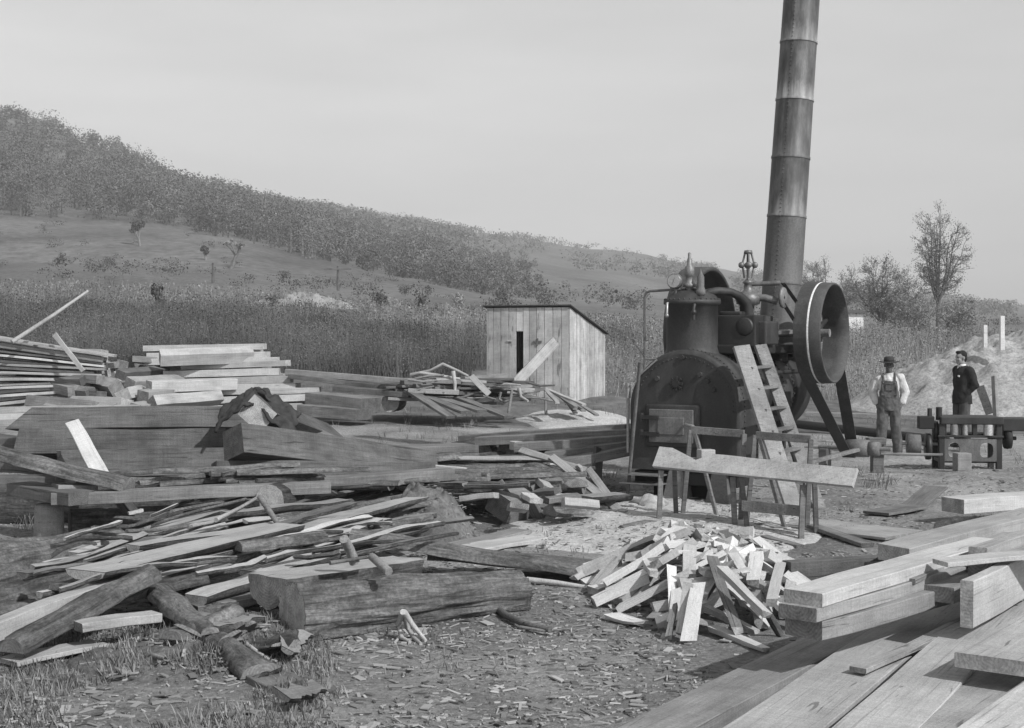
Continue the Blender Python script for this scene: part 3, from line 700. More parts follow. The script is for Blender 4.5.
m=MB(); m.tube([(-.62,.18,1.65),(-.62,.18,2.60),(-.60,.18,2.66),(-.55,.19,2.68),(DX-.06,DY-.2,2.70)],.017,8)
m.tube([(-.62,.18,1.80),(-.34,.22,1.80)],.014,6); m.bar((-.72,.15,1.98),(-.62,.17,1.84),.05,.02); m.build('feed_pipe',M['rust'],eng)
m=MB()
m.tube([(-.80,.06,.60),(-.80,.06,1.30)],.022,8); m.tube([(-.80,.06,1.30),(-.80,.06,1.50)],.035,8); m.box((-.80,.06,1.52),(.12,.03,.02)); m.bar((-.70,-.01,1.52),(-.36,-.015,1.80),.02,.02)
m.build('water_gauge',M['steel'],eng)
# engine bed, cylinder and motion on top of the barrel
m=MB(); m.box((.40,1.45,1.93),(.5,1.9,.12)); m.box((.40,.8,1.84),(.3,.25,.2)); m.box((.40,2.2,1.86),(.34,.3,.2)); m.build('engine_bed',M['soot'],eng,.02)
m=MB(); m.box((.42,.96,2.16),(.60,.70,.42)); m.lathe([(0,.585),(.10,.585),(.12,.6),(.12,.62)],(.58,0,2.22),(0,1,0),24); m.lathe([(.15,1.30),(.18,1.31),(.18,1.36),(.10,1.4),(0,1.4)],(.38,0,2.2),(0,1,0),24); m.box((.34,.96,2.39),(.3,.5,.06))
m.build('cylinder',M['black'],eng,.02)
m=MB(); m.box((.72,.98,2.14),(.2,.5,.3)); m.tube([(.72,.98,2.29),(.72,.98,2.36)],.07,10); m.build('valve_chest',M['boiler'],eng,.02)
m=MB(); m.tube([(.38,1.38,2.18),(.38,1.7,2.17)],.03,8); m.bar((.38,1.68,2.17),(.42,2.2,2.25),.05,.09); m.bar((.25,1.35,2.08),(.25,1.9,2.08),.05,.05); m.bar((.52,1.35,2.08),(.52,1.9,2.08),.05,.05); m.box((.38,1.68,2.17),(.3,.12,.14))
m.bar((.72,1.2,2.14),(.72,2.15,2.16),.03,.05); m.build('connecting_rod',M['steel'],eng,.006)
m=MB(); m.tube([(-.95,2.2,2.145),(1.2,2.2,2.145)],.055,14); m.box((.42,2.2,2.2),(.08,.16,.3)); m.build('crankshaft',M['steel'],eng)
for x in (.12,.80):
    m=MB(); m.box((x,2.2,1.97),(.14,.34,.36),taper=.7); m.lathe([(.07,-.09),(.11,-.09),(.11,.09),(.07,.09)],(x,2.2,2.145),(1,0,0),16); m.build('bearing',M['soot'],eng,.01)
def wheel(name,x,Rr,w,th,nsp,rim,spoke,line=None):
    m=MB(); C=(x,2.2,2.145)
    m.lathe([(Rr-th,-w/2),(Rr-.01,-w/2),(Rr,-w/2+.01),(Rr+.006,0),(Rr,w/2-.01),(Rr-.01,w/2),(Rr-th,w/2),(Rr-th-.0,0),(Rr-th,-w/2)],C,(1,0,0),72)
    o=m.build('rim' if 0 else name,M[rim],eng)
    m=MB(); xo=-w*.32; m.lathe([(.05,xo-.1),(.13,xo-.1),(.15,xo),(.13,xo+.1),(.05,xo+.1)],C,(1,0,0),20); m.build('hub',M[spoke],o)
    for k in range(nsp):
        a=2*math.pi*k/nsp+.3; ca,sa=math.cos(a),math.sin(a)
        m=MB(); m.tube([(x+xo,2.2+.1*ca,2.145+.1*sa),(x+xo,2.2+(Rr-th+.01)*ca,2.145+(Rr-th+.01)*sa)],[.05,.03],8); m.build('spoke',M[spoke],o)
    if line is not None:
        m=MB(); m.lathe([(Rr+.008,line-.013),(Rr+.011,line),(Rr+.008,line+.013)],C,(1,0,0),72); m.build('edge_highlight',M['glint'],o)  # bright highlight of the belt edge, put in as a white strip
    return o
wheel('flywheel',-.66,.94,.36,.06,6,'wheel','black')
wheel('belt_wheel',1.09,.68,.37,.03,5,'wheel','black',.015)
# steam pipe and governor
m=MB(); m.tube([(DX+.15,DY-.05,2.60),(DX+.24,DY,2.66),(DX+.33,.52,2.68),(.36,.68,2.67),(.43,.80,2.62),(.47,.92,2.54),(.48,1.0,2.30)],[.042,.05,.05,.05,.06,.08,.10],12); m.build('steam_pipe',M['boiler'],eng)
GX,GY=.46,1.06
m=MB(); m.lathe([(.13,2.30),(.12,2.36),(.08,2.38),(.08,2.5),(.15,2.52),(.17,2.6),(.12,2.66),(.06,2.70),(.05,2.78),(.075,2.80),(.05,2.83),(.02,2.85),(.02,3.17),(.06,3.18),(.05,3.22),(0,3.23)],(GX,GY,0),(0,0,1),16)
m.tube([(GX,GY,2.6),(GX+.22,GY+.03,2.6),(GX+.36,GY+.1,2.55)],.05,10); m.lathe([(.02,-.02),(.13,-.02),(.14,0),(.13,.02),(.02,.02)],(GX+.44,GY+.1,2.6),(1,.0,0),18)
m.tube([(GX,GY,2.78),(GX+.40,GY+.1,2.79)],.03,8)
gv=m.build('governor',M['brass'],eng)
for k in range(4):
    a=k*math.pi/2+.5; ca,sa=math.cos(a),math.sin(a)
    m=MB(); m.tube([(GX+.04*ca,GY+.04*sa,3.19),(GX+.078*ca,GY+.078*sa,3.04),(GX+.05*ca,GY+.05*sa,2.86)],.013,6); m.ball((GX+.088*ca,GY+.088*sa,3.03),.042,0,12); m.build('flyball',M['brass'],gv)
m=MB(); P0=Vector((GX+.44,GY+.1,2.66)); P1=Vector((.92,2.2,2.22))
m.bar(P0+Vector((0,0,.13)),P1+Vector((0,0,.10)),.06,.008); m.bar(P0+Vector((0,0,-.13)),P1+Vector((0,0,-.22)),.06,.008); m.build('governor_belt',M['belt'],eng)
# smokestack: riveted sections, pale scale above each joint
SB=Vector((.22,2.92,1.92)); ddw=Vector((math.sin(R(3.9)),0,math.cos(R(3.9)))); ddl=Matrix.Rotation(-ERZ,3,'Z')@ddw
st=MB(); st.lathe([(.40,-.06),(.37,.0),(.30,.12),(.285,.2)],SB,ddl,32); sto=st.build('smokestack',M['soot'],eng)
bz=.1; r=random.Random(4)
for k,L in enumerate((.85,.96,.84,.83,.83,.83,.83,.83)):
    r0=.283-.0045*k*1.1; m=MB(); m.lathe([(r0+.010,-.02),(r0+.010,.012),(r0+.001,.02),(r0-.004,L)],(0,0,0),(0,0,1),40)
    for i in range(14):
        m.ball((r0*math.cos(2.6)+0,r0*math.sin(2.6)-.002,.04+i*L/14),.010,0,6)
    o=m.build('stack_section',M['stackscale'] if 2<=k else M['stack'],sto)
    o.matrix_parent_inverse=Matrix(); p=SB+ddl*bz; o.location=p; q=ddl.to_track_quat('Z','Y').to_euler(); o.rotation_euler=q; bz+=L
# stand: ash pan, front pedestal and rear saddle
m=MB()
m.box((0,.32,.30),(1.40,.55,.16)); m.box((-.1,.45,.14),(.9,.3,.2)); m.build('ash_pan',M['soot'],eng,.01)
for z in (.345,.235):
    m=MB(); m.box((-.5,-.06,z),(.56,.36,.014)); m.build('ash_plate',M['rimgrey'],eng)
for x in (-.12,.46):
    m=MB(); z0,z1=-.03,.40
    m.add([(x-.17,-.06,z0),(x+.17,-.06,z0),(x+.11,-.02,z1),(x-.08,-.02,z1),(x-.17,.2,z0),(x+.17,.2,z0),(x+.11,.2,z1),(x-.08,.2,z1)],[(0,1,2,3),(5,4,7,6),(1,5,6,2),(4,0,3,7),(3,2,6,7)]); m.build('pedestal',M['rimgrey'],eng,.01)
for x in (-.5,.5):
    m=MB(); m.bar((x*1.25,2.95,-.03),(x*.7,2.95,.95),.14,.14); m.build('rear_leg',M['soot'],eng,.01)
m=MB(); m.tube([(.6,.9,.5),(.62,.9,1.3)],.03,8); m.build('blow_off_pipe',M['soot'],eng)
m=MB(); m.tube([(.72,.1,.2),(.72,.1,1.08)],.02,8); m.ball((.72,.1,1.09),.03,0,8); m.build('drain_pipe',M['steel'],eng)
m=MB(); m.tube([(.62,1.35,1.55),(.70,1.4,1.62),(.72,2.3,1.62)],.03,8); m.build('feed_pipe',M['soot'],eng); m=MB(); m.box((.64,1.9,1.2),(.14,.3,.3)); m.tube([(.66,1.9,1.0),(.66,1.9,.1),(.8,1.7,.05)],.028,8); m.build('feed_pump',M['soot'],eng,.01)

def wl(x,y,z): return EM@Vector((x,y,z))
# drive belt round the belt wheel and the line shaft pulley
C1,R1,C2,R2=(2.2,2.145),.692,(3.8,.475),.135
dx,dz=C2[0]-C1[0],C2[1]-C1[1]; L=math.hypot(dx,dz); th=math.atan2(dz,dx); al=math.acos((R1-R2)/L)
pts=[]
for i in range(29):
    a=th+al+(2*math.pi-2*al)*i/28; pts.append((C1[0]+R1*math.cos(a),C1[1]+R1*math.sin(a)))
for i in range(13):
    a=th-al+2*al*i/12; pts.append((C2[0]+R2*math.cos(a),C2[1]+R2*math.sin(a)))
m=MB(); k=len(pts); vs=[]
for (y,z),o in [(p,o) for p in pts for o in (0,1)]: pass
for i,(y,z) in enumerate(pts):
    a,b=pts[i-1],pts[(i+1)%k]; nx,nz=(b[1]-a[1]),-(b[0]-a[0]); q=math.hypot(nx,nz); nx/=q; nz/=q
    for xx in (.915,1.085): vs += [wl(xx,y,z)-EO, wl(xx,y+nx*.009,z+nz*.009)-EO]
fs=[]
for i in range(k):
    a=i*4; b=((i+1)%k)*4
    fs += [(a,a+2,b+2,b),(a+1,b+1,b+3,a+3),(a,b,b+1,a+1),(a+2,a+3,b+3,b+2)]
m.add(vs,fs,0,False); o=m.build('drive_belt',M['belt'],loc=EO); tag(o,'wide dark leather drive belt running from the big wheel down to the line shaft','belt')
ls=thing('line_shaft','low line shaft with a small shiny pulley turned by the drive belt','line shaft',wl(1.09,3.8,.475),ERZ)
m=MB(); m.tube([(-.55,0,0),(.52,0,0)],.03,10); m.build('shaft',M['steel'],ls)
m=MB(); m.lathe([(.03,-.16),(.125,-.16),(.13,0),(.125,.16),(.03,.16)],(.04,0,0),(1,0,0),24); m.build('pulley',M['rimgrey'],ls)
m=MB(); m.lathe([(.03,.2),(.10,.2),(.1,.36),(.03,.36)],(0,0,0),(1,0,0),20); m.build('pulley',M['rust'],ls)
m=MB(); m.box((-.45,0,-.25),(.12,.25,.46)); m.build('bearing_block',M['old'],ls,.01)
b=on(877,477,0); ps=thing('belt_post','short dark post carrying the belt shifter lever, just left of the overalled man','post',b)
m=MB(); m.box((0,0,.24),(.17,.17,.56)); m.box((-.02,-.02,.54),(.26,.2,.1)); m.build('post',M['old'],ps,.012)
m=MB(); e=at(808,463,18.6)-b; m.bar((0,-.1,.50),e,.07,.05); m.tube([(-.05,-.12,.36),(.95,-.1,.34)],.022,8); m.build('lever',M['grey'],ps,.006)

# ------------------------------------------------------------------ workbench in front of the engine
A=on(664,528,0); B=on(803,558,0); wb=thing('workbench','rough plank workbench on thin legs in front of the steam engine','workbench',(0,0,0))
TA=at(652,466,15.0); TB=at(852,486,13.7); wb.location=((TA.x+TB.x)/2,(TA.y+TB.y)/2,0); O=Vector(wb.location)
tv=(TB-TA); nv=Vector((-tv.y,tv.x,0)).normalized(); TH=.045
def wq(p): return Vector(p)-O
m=MB(); W_=.37; segs=14; vs=[]; r=random.Random(2)
for i in range(segs+1):
    f=i/segs; p=TA.lerp(TB,f); bow=.0
    wb_=W_*(1 if f>.16 else 1.0)-(.16*math.exp(-((f-.2)/.05)**2))+r.uniform(-.012,.012)
    if f<.12: wb_+=.03
    for off,z in ((0,0),(.0,-TH),(wb_,-TH),(wb_,0.0)): vs.append(wq(p+nv*(off*.40+(TH if z else 0))+Vector((0,0,z*.6+(.185-.02*f)*(off/W_)))))
fs=[]
for i in range(segs):
    a=i*4; b=a+4
    for j in range(4): fs.append((a+j,a+(j+1)%4,b+(j+1)%4,b+j))
fs += [(3,2,1,0),(segs*4,segs*4+1,segs*4+2,segs*4+3)]
m.add(vs,fs); m.build('tabletop',M['sawn'],wb,.004)
def leg(p,q,w=.055): 
    m=MB(); m.bar(wq(p),wq(q),w,w); m.build('leg',M['grey'],wb,.005)
dv=tv.normalized()
def foot(v): v=Vector(v); return Vector((v.x,v.y,-.03))
for f in (.035,.76):
    p=TA.lerp(TB,f)+nv*.06-Vector((0,0,TH)); leg(p,foot(p-nv*.05)); q=TA.lerp(TB,f)
    leg(p+nv*.30+Vector((0,0,.07)),foot(p+nv*.36),.05)
p=TA.lerp(TB,.40)+nv*.12-Vector((0,0,TH)); leg(p,foot(p+dv*.03)); leg(p+dv*.10,foot(p+dv*.18),.05)
for f0,f1 in ((.085,.36),(.43,.70)):           # two back rails standing on splayed uprights behind the top
    a=TA.lerp(TB,f0)+nv*.56; b=TA.lerp(TB,f1)+nv*.60; up=Vector((0,0,.38))
    m=MB(); m.bar(wq(a+up),wq(b+up),.035,.085); m.build('back_rail',M['grey'],wb,.004)
    leg(foot(a-dv*.12),a+up-dv*.01,.05); leg(foot(b-dv*.05),b+up,.05); leg(foot(a+dv*.35),a+dv*.05+up*.9,.04)
a=TA.lerp(TB,.46)+nv*.06; b=TA.lerp(TB,.76)+nv*.06; m=MB(); m.bar(wq((a.x,a.y,.30)),wq((b.x,b.y,.29)),.03,.11); m.build('lower_rail',M['grey'],wb,.004)
m=MB(); m.box((0,0,.055),(.17,.13,.11),Matrix.Rotation(.3,3,'Z')); p=TA.lerp(TB,.235)+nv*.24+Vector((0,0,.10))
tag(m.build('wood_block',M['fresh'],None,.01,loc=p),'small pale wood block lying on the workbench top','wood block')

a=TA.lerp(TB,.04)+nv*.26+Vector((0,0,.10)); b=TA.lerp(TB,.80)+nv*.26+Vector((0,0,.09)); m=MB(); m.bar(wq(a-Vector((0,0,.02))),wq(b-Vector((0,0,.02))),.22,.035); m.build('shelf_board',M['grey'],wb,.004)
# plank ladder leaning on the boiler
a0,a1=at(741,346,16.75),at(797,500,15.9); a1=Vector((a1.x,a1.y,-.02))
ld=thing('plank_ladder','steep stair of two weathered planks with steps leaning on the boiler side','ladder',a1)
def rail(p,q,w,mt): 
    m=MB(); m.bar(p-a1,q-a1,w,.05,R(-14)); return m.build('rail',mt,ld,.006)
rail(a1,a0,.22,M['sawn'])
b0=at(760,345,17.4); b1=a1+(b0-a0)*.9+Vector((.12,.2,0)); b1.z=-.02
rail(b1,b0,.18,M['grey'])  # darker wood stands for the shadow on the second rail
for k in range(6):
    f=.24+k*.125; p=a1.lerp(a0,f); q=b1.lerp(b0,f); m=MB(); m.bar(p-a1,q-a1,.12,.03); m.build('step',M['grey'],ld,.004)
m=MB(); p=on(627,500,0); q=at(640,362,16.9); m.tube([p-p,(q-p)*.5,(q-p)],.022,8); tag(m.build('iron_rod',M['rust'],loc=p),'long rusty iron rod leaning upright against the left of the boiler','iron rod')

# ------------------------------------------------------------------ board shed
cs,cf=Vector((.37,.93,0)),Vector((-.93,.37,0)); CO=Vector((1.60,38.5,.28)); SL,FW,HF,HB=3.3,2.5,2.72,1.98
shd=thing('board_shed','small lean-to shed of upright raw boards with a dark door gap, beyond the yard','shed',CO,math.atan2(-cf.y,-cf.x))
r=random.Random(9); m=MB(); x=0   # local: -x along the front, y back
while x<FW-.02:
    w=min(r.uniform(.16,.27),FW-x); a,b=x,x+w
    lo=-.35; gap=(1.28<(a+b)/2<1.53)
    h=HF-.03; l=r.uniform(-.008,.008)
    if gap: m.box((-(a+b)/2,l-.012,h/2+2.02/2),(w-.012,.025,h-2.02+.0))
    else: m.box((-(a+b)/2,l-.012,(h+lo)/2),(w-r.uniform(.008,.022),.025,h-lo))
    x=b
m.box((-1.78,-.05,1.75),(.16,.03,.04)); m.box((-1.78,-.05,1.75),(.03,.035,.28)) if 0 else None
m.build('front_wall',M['siding'],shd)
m=MB(); m.box((-.93,-.045,1.72),(.26,.03,.06)); m.box((-.93,-.047,1.72),(.05,.034,.20)); m.build('door_latch',M['grey'],shd,.005)
def slope(y): return HF-(HF-HB)*y/SL
for nm,xx in (('side_wall',0),('side_wall',-FW)):
    m=MB(); y=0.02
    while y<SL-.02:
        w=min(r.uniform(.16,.27),SL-y); e=.008; l=xx+r.uniform(-.008,.008); t_=.012
        a,b=y+e,y+w-e; ha,hb=slope(a)-.03,slope(b)-.03
        m.add([(l-t_,a,-.35),(l+t_,a,-.35),(l+t_,b,-.35),(l-t_,b,-.35),(l-t_,a,ha),(l+t_,a,ha),(l+t_,b,hb),(l-t_,b,hb)],[(3,2,1,0),(4,5,6,7),(0,1,5,4),(1,2,6,5),(2,3,7,6),(3,0,4,7)]); y+=w
    m.build(nm,M['siding'],shd)
m=MB(); m.box((-FW/2,SL,(HB-.35)/2),(FW,.025,HB+.3)); m.build('back_wall',M['siding'],shd)
m=MB(); 
def rp(x,y,dz): return (x,y,slope(y)+dz)
o=.10; m.add([rp(o,-.10,0),rp(-FW-o,-.10,0),rp(-FW-o,SL+.15,0),rp(o,SL+.15,0),rp(o,-.10,.028),rp(-FW-o,-.10,.028),rp(-FW-o,SL+.15,.028),rp(o,SL+.15,.028)],[(0,1,2,3),(7,6,5,4),(1,0,4,5),(2,1,5,6),(3,2,6,7),(0,3,7,4)])
m.build('roof',M['roof'],shd)
m=MB(); m.box((-1.41,.5,1.0),(.5,.03,2.2)); m.build('gap_shade_panel',M['dark'],shd)  # near-black panel added so the open door gap reads as shade

# ------------------------------------------------------------------ surfacing machine on the right
PB=on(968,472,0); pm=thing('wood_planer','heavy black iron wood planer with steel rolls and pulleys, right of the overalled man','planer',PB,R(-8))
m=MB()
for x in (-.40,.46):
    m.box((x,0,.36),(.09,.09,.78)); m.box((x,.6,.36),(.09,.09,.78)); m.box((x,.0,-.0),(.13,.14,.06)); m.box((x,.3,.60),(.07,.6,.08))
m.box((.02,.3,.16),(.9,.5,.05)); m.build('frame',M['black'],pm,.012)
m=MB(); ou=[(-.36,.17),(.42,.17),(.42,.50),(-.36,.50)]; 
def plate(m,x0,x1,z0,z1,holes,y,t):
    # plate with rounded holes: strips around each hole
    xs=[x0]+[v for h in holes for v in (h[0]-h[2],h[0]+h[2])]+[x1]
    for i in range(0,len(xs),2): m.box(((xs[i]+xs[i+1])/2,y,(z0+z1)/2),(xs[i+1]-xs[i],t,z1-z0))
    for cx,cz,rx,rz in holes:
        n=10
        for s in (-1,1):
            for i in range(n):
                a0,a1=math.pi*i/n,math.pi*(i+1)/n; xa,xb=cx-rx*math.cos(a0),cx-rx*math.cos(a1); za,zb=cz+s*rz*math.sin(a0)**.6,cz+s*rz*math.sin(a1)**.6; ze=z1 if s>0 else z0
                y0,y1=y-t/2,y+t/2
                m.add([(xa,y0,za),(xb,y0,zb),(xb,y0,ze),(xa,y0,ze),(xa,y1,za),(xb,y1,zb),(xb,y1,ze),(xa,y1,ze)],[(0,1,2,3) if s>0 else (3,2,1,0),(4,7,6,5),(0,4,5,1)])
plate(m,-.36,.42,.17,.52,[(-.22,.34,.085,.12),(.27,.34,.10,.12)],-.03,.035); m.build('side_plate',M['rust'],pm)
m=MB(); m.box((.03,-.01,.555),(.98,.12,.035)); m.box((.03,.3,.57),(.9,.5,.04)); m.build('table',M['black'],pm,.008)
m=MB(); m.box((.05,.0,.80),(.94,.16,.12)); m.box((.05,.3,.82),(.86,.5,.08)); m.build('cutter_hood',M['boiler'],pm,.015)
for x,w,mt in ((-.21,.06,'steel'),(-.05,.045,'steel'),(.30,.075,'bright')):
    m=MB(); m.tube([(x,-.02,.575),(x,-.02,.74)],w,14); m.build('feed_roll',M[mt],pm)
for x in (-.36,-.13,.1,.44):
    m=MB(); m.box((x,.02,.66),(.07,.1,.18)); m.build('roll_stand',M['black'],pm,.008)
m=MB(); m.tube([(-.98,.15,.42),(-.3,.15,.42)],.03,8); m.build('drive_shaft',M['steel'],pm)
for x,rr,w,z in ((-.80,.17,.20,.42),(-.58,.21,.07,.38),(-.47,.14,.06,.62)):
    m=MB(); m.lathe([(.03,-w/2),(rr*.98,-w/2),(rr,0),(rr*.98,w/2),(.03,w/2)],(x,.15,z),(1,0,0),26); m.build('pulley',M['black' if x>-.7 else 'rust'],pm,.0)
m=MB(); m.box((-.62,.1,.76),(.24,.2,.2)); m.tube([(-.56,.1,.85),(-.56,.1,.98)],.04,8); m.tube([(-.42,.1,.8),(-.42,.1,1.0)],.05,8); m.build('gear_case',M['soot'],pm,.02)
m=MB(); m.lathe([(.02,-.05),(.16,-.05),(.17,0),(.16,.05),(.02,.05)],(.62,.15,.52),(1,0,0),24); m.tube([(.4,.15,.52),(.75,.15,.52)],.03,8); m.build('pulley',M['soot'],pm)
m=MB(); m.box((.72,.2,.74),(.4,.4,.2)); m.build('feed_table',M['boiler'],pm,.015)
m=MB(); m.box((0,0,.17),(.22,.2,.36)); q=on(962,476,0); tag(m.build('wood_block',M['sawn'],None,.012,loc=q,rot=(0,0,.1)),'pale squared wooden block standing on end under the planer','wood block')

# earth mound and what stands on it
m=MB(); r=random.Random(1); CX,CY=14.2,37.5; n1,n2=150,60; vs=[]
for i in range(n2+1):
    for j in range(n1):
        a=2*math.pi*j/n1; f=i/n2; x=CX+5.2*f*math.cos(a); y=CY+4.2*f*math.sin(a)
        h=2.0*(1-f*f)**1.25 if f<1 else 0
        nz=noise.noise(Vector((x*.9,y*.9,3)))*.24+noise.noise(Vector((x*2.7,y*2.7,7)))*.16+noise.noise(Vector((x*6,y*6,1)))*.10
        vs.append((x-CX,y-CY,H(x,y)+h+nz*min(1,h*1.5)-.04*(f>.98)))
m.add(vs,[(i*n1+j,(i+1)*n1+j,(i+1)*n1+(j+1)%n1,i*n1+(j+1)%n1) for i in range(n2) for j in range(n1)],0,True)
tag(m.build('earth_mound',M['mound'],loc=(CX,CY,0)),'long pale mound of earth and sawdust behind the man in the dark suit','mound')
def stake(name,label,a,b,w,t,mat,cat='stake',roll=0):
    m=MB(); a=Vector(a); b=Vector(b); m.bar((0,0,0),b-a,w,t,roll); tag(m.build(name,M[mat],None,.006,loc=a),label,cat)
stake('board','short dark board standing tilted behind the planer, right of the suited man',at(990,414,25.5),at(980,386,25.6),.16,.03,'grey','board',R(90))
stake('board','rounded pale slab standing upright behind the planer at the photo edge',at(996,418,25.2),at(994,376,25.3),.18,.05,'sawn','board',R(90))
stake('fence_post','short white post on the crest of the earth mound, shorter one',at(985,352,36.5),at(985,325,36.5),.10,.10,'white','post')
stake('fence_post','tall white post at the right edge above the earth mound',at(1002,350,35.5),at(1002,316,35.5),.11,.11,'white','post')
m=MB(); m.ball((0,0,.25),(.75,.6,.55),0,18,jit=.5,seed=3); tag(m.build('boulder',M['stone'],loc=gp(972,46)+Vector((0,0,.2))),'pale rounded boulder in the weeds behind the mound crest','boulder')
m=MB(); a=on(798,470,.3); a=at(796,424,27.2); b=at(948,441,25.0); m.tube([(0,0,0),b-a],.085,12); tag(m.build('pipe',M['soot'],loc=a),'long dark pipe lying level behind the legs of the overalled man','pipe')
m=MB(); a=at(806,414,30); b=at(935,418,29); m.bar((0,0,0),b-a,.3,.1); tag(m.build('beam',M['sawn'],None,.01,loc=a),'long pale beam lying on the ground at the foot of the earth mound','beam')
# ------------------------------------------------------------------ timber
def place(mb,name,mats,A,B,label,cat,group=None,roll=0):
    o=mb.build(name,mats); Mx=frame(B-A,roll).to_4x4(); Mx.translation=A; o.matrix_world=Mx
    o.location=A; o.rotation_euler=Mx.to_euler(); return tag(o,label,cat,group)
_sd=[0]
def V(p): return on(*p) if not isinstance(p,Vector) else p
def board(label,A,B,w,t,mat='fresh',end=None,roll=0,name='board',cat='board',group=None,sag=0,rag=.015,taper=1.0,skew=0,chop=0):
    """a sawn board: A and B are the ends of its top centre line"""
    _sd[0]+=1; s=_sd[0]; A=V(A); B=V(B); L=(B-A).length; n=9; mb=MB(); c=min(.005,t*.1,w*.08); vs=[]
    for i in range(n+1):
        f=i/n; x=L*f; nz=lambda k: noise.noise(Vector((f*2.6+s*3.1,k*7.7,s)))
        w0=-w/2*(1+(taper-1)*f)+rag*nz(1); w1=w/2*(1+(taper-1)*f)+rag*nz(2); zz=-sag*4*f*(1-f)+rag*.5*nz(3); tb=zz-t
        xs=skew*(.5-f)*2 if i in (0,n) else 0
        for y,z in ((w0+c,zz),(w1-c,zz),(w1,zz-c),(w1,tb+c),(w1-c,tb),(w0+c,tb),(w0,tb+c),(w0,zz-c)):
            vs.append((x+xs*(y/w)+(chop*(z/t if t else 0) if i==0 else 0)+(0 if 0<i<n else .01*noise.noise(Vector((y*9,z*9,s+i)))),y,z))
    fs=[(i*8+j,(i+1)*8+j,(i+1)*8+(j+1)%8,i*8+(j+1)%8) for i in range(n) for j in range(8)]
    mb.add(vs,fs,0); mb.add(vs[:8],[tuple(range(8))],1); mb.add(vs[-8:],[tuple(range(7,-1,-1))],1)
    end=end or {'fresh':'endfresh','white':'endfresh','sawn':'end','grey':'endold','old':'endold'}.get(mat,'end')
    return place(mb,name,[M[mat],M[end]],A,B,label,cat,group,roll)
def slab(label,A,B,w,t,mat='sawn',bk='bark',up=True,roll=0,group=None,flare=0,rag=.05,sag=0,name='slab',taper=1.0):
    """an edging slab: one sawn face, one rounded bark face"""
    _sd[0]+=1; s=_sd[0]; A=V(A); B=V(B); L=(B-A).length; n=14; mb=MB(); k=7; flat=[]; arc=[]
    for i in range(n+1):
        f=i/n; x=L*f; nz=lambda q: noise.noise(Vector((f*3.2+s*3.1,q*7.7,s)))
        ww=w/2*(1+(taper-1)*f)*(1+flare*max(0,f-.75)*4); tt=t*(1+.5*flare*max(0,f-.75)*4); z0=-sag*4*f*(1-f)+.02*nz(3)
        w0=-ww+rag*nz(1)+rag*.4*noise.noise(Vector((f*13+s,1,s))); w1=ww+rag*nz(2)+rag*.4*noise.noise(Vector((f*13+s,5,s)))
        if i in (0,n): x+=.02*nz(4)
        flat += [(x,w0,z0),(x,w1,z0)]
        for j in range(k):
            a=math.pi*j/(k-1); y=(w0+w1)/2+(w1-w0)/2*math.cos(a); z=z0-tt*math.sin(a)**.8*(1+.18*noise.noise(Vector((x*4,j*.9,s))))-.004
            arc.append((x,y,z))
    if not up:
        flat=[(x,-y,-z) for x,y,z in flat]; arc=[(x,-y,-z) for x,y,z in arc]
    mb.add(flat,[(i*2,i*2+2,i*2+3,i*2+1) for i in range(n)][::1],0)
    mb.f=[list(reversed(f)) for f in mb.f] if up is not None else mb.f
    mb.f=[list(reversed(f)) for f in mb.f]
    mb.add(arc,[(i*k+j,(i+1)*k+j,(i+1)*k+j+1,i*k+j+1) for i in range(n) for j in range(k-1)],1,True)
    mb.add(arc[:k],[tuple(range(k))],2); mb.add(arc[-k:],[tuple(range(k-1,-1,-1))],2)
    return place(mb,name,[M[mat],M[bk],M['end'] if mat!='fresh' else M['endfresh']],A,B,label,'slab',group,roll)
def log(label,A,B,r0,r1,bk='bark',end='endfresh',half=False,mat='sawn',roll=0,rough=.05,group=None,name='log',cat='log',n=64,bow=0):
    """a log along its axis; half: the top is sawn flat"""
    _sd[0]+=1; s=_sd[0]; A=V(A); B=V(B); L=(B-A).length; kx=max(12,int(L/.04)); mb=MB(); vs=[]
    for i in range(kx+1):
        f=i/kx; r_=r0+(r1-r0)*f
        for j in range(n):
            a=2*math.pi*j/n; p=Vector((L*f*1.5,math.cos(a)*2.5,math.sin(a)*2.5))
            e=1+rough*(noise.noise(p*Vector((1,1,1)).x*1.1+Vector((s,0,0)))*1.2+noise.noise(Vector((L*f*3,math.cos(a)*9,math.sin(a)*9+s)))*.7+noise.noise(Vector((L*f*1.6,math.cos(a)*17,math.sin(a)*17+s)))*.6)
            y,z=r_*e*math.cos(a),r_*e*math.sin(a)
            if half: z=min(z,r_*.12+.01*noise.noise(Vector((f*9,y*5,s))))
            vs.append((L*f,y,z-bow*4*f*(1-f)))
    fl=[]; fb=[]
    for i in range(kx):
        for j in range(n):
            q=(i*n+j,(i+1)*n+j,(i+1)*n+(j+1)%n,i*n+(j+1)%n); jj=j+.5
            (fl if half and math.sin(2*math.pi*jj/n)>.13 else fb).append(q)
    mb.add(vs,fb,0,True)
    if fl: 
        o=0
        for q in fl: mb.f.append(list(q)); mb.m.append(2); mb.sm.append(False)
    for i0,rev in ((0,False),(kx,True)):
        base=vs[i0*n:(i0+1)*n]; c=(vs[i0*n][0]+(-.004 if not rev else .004),0,-(r0*.35 if half else 0)); mb.add([c]+[(x+(-.002 if not rev else .002),y,z) for x,y,z in base],[(0,j+1,(j+1)%n+1) if not rev else (0,(j+1)%n+1,j+1) for j in range(n)],1)
    return place(mb,name,[M[bk],M[end],M[mat]],A,B,label,cat,group,roll)
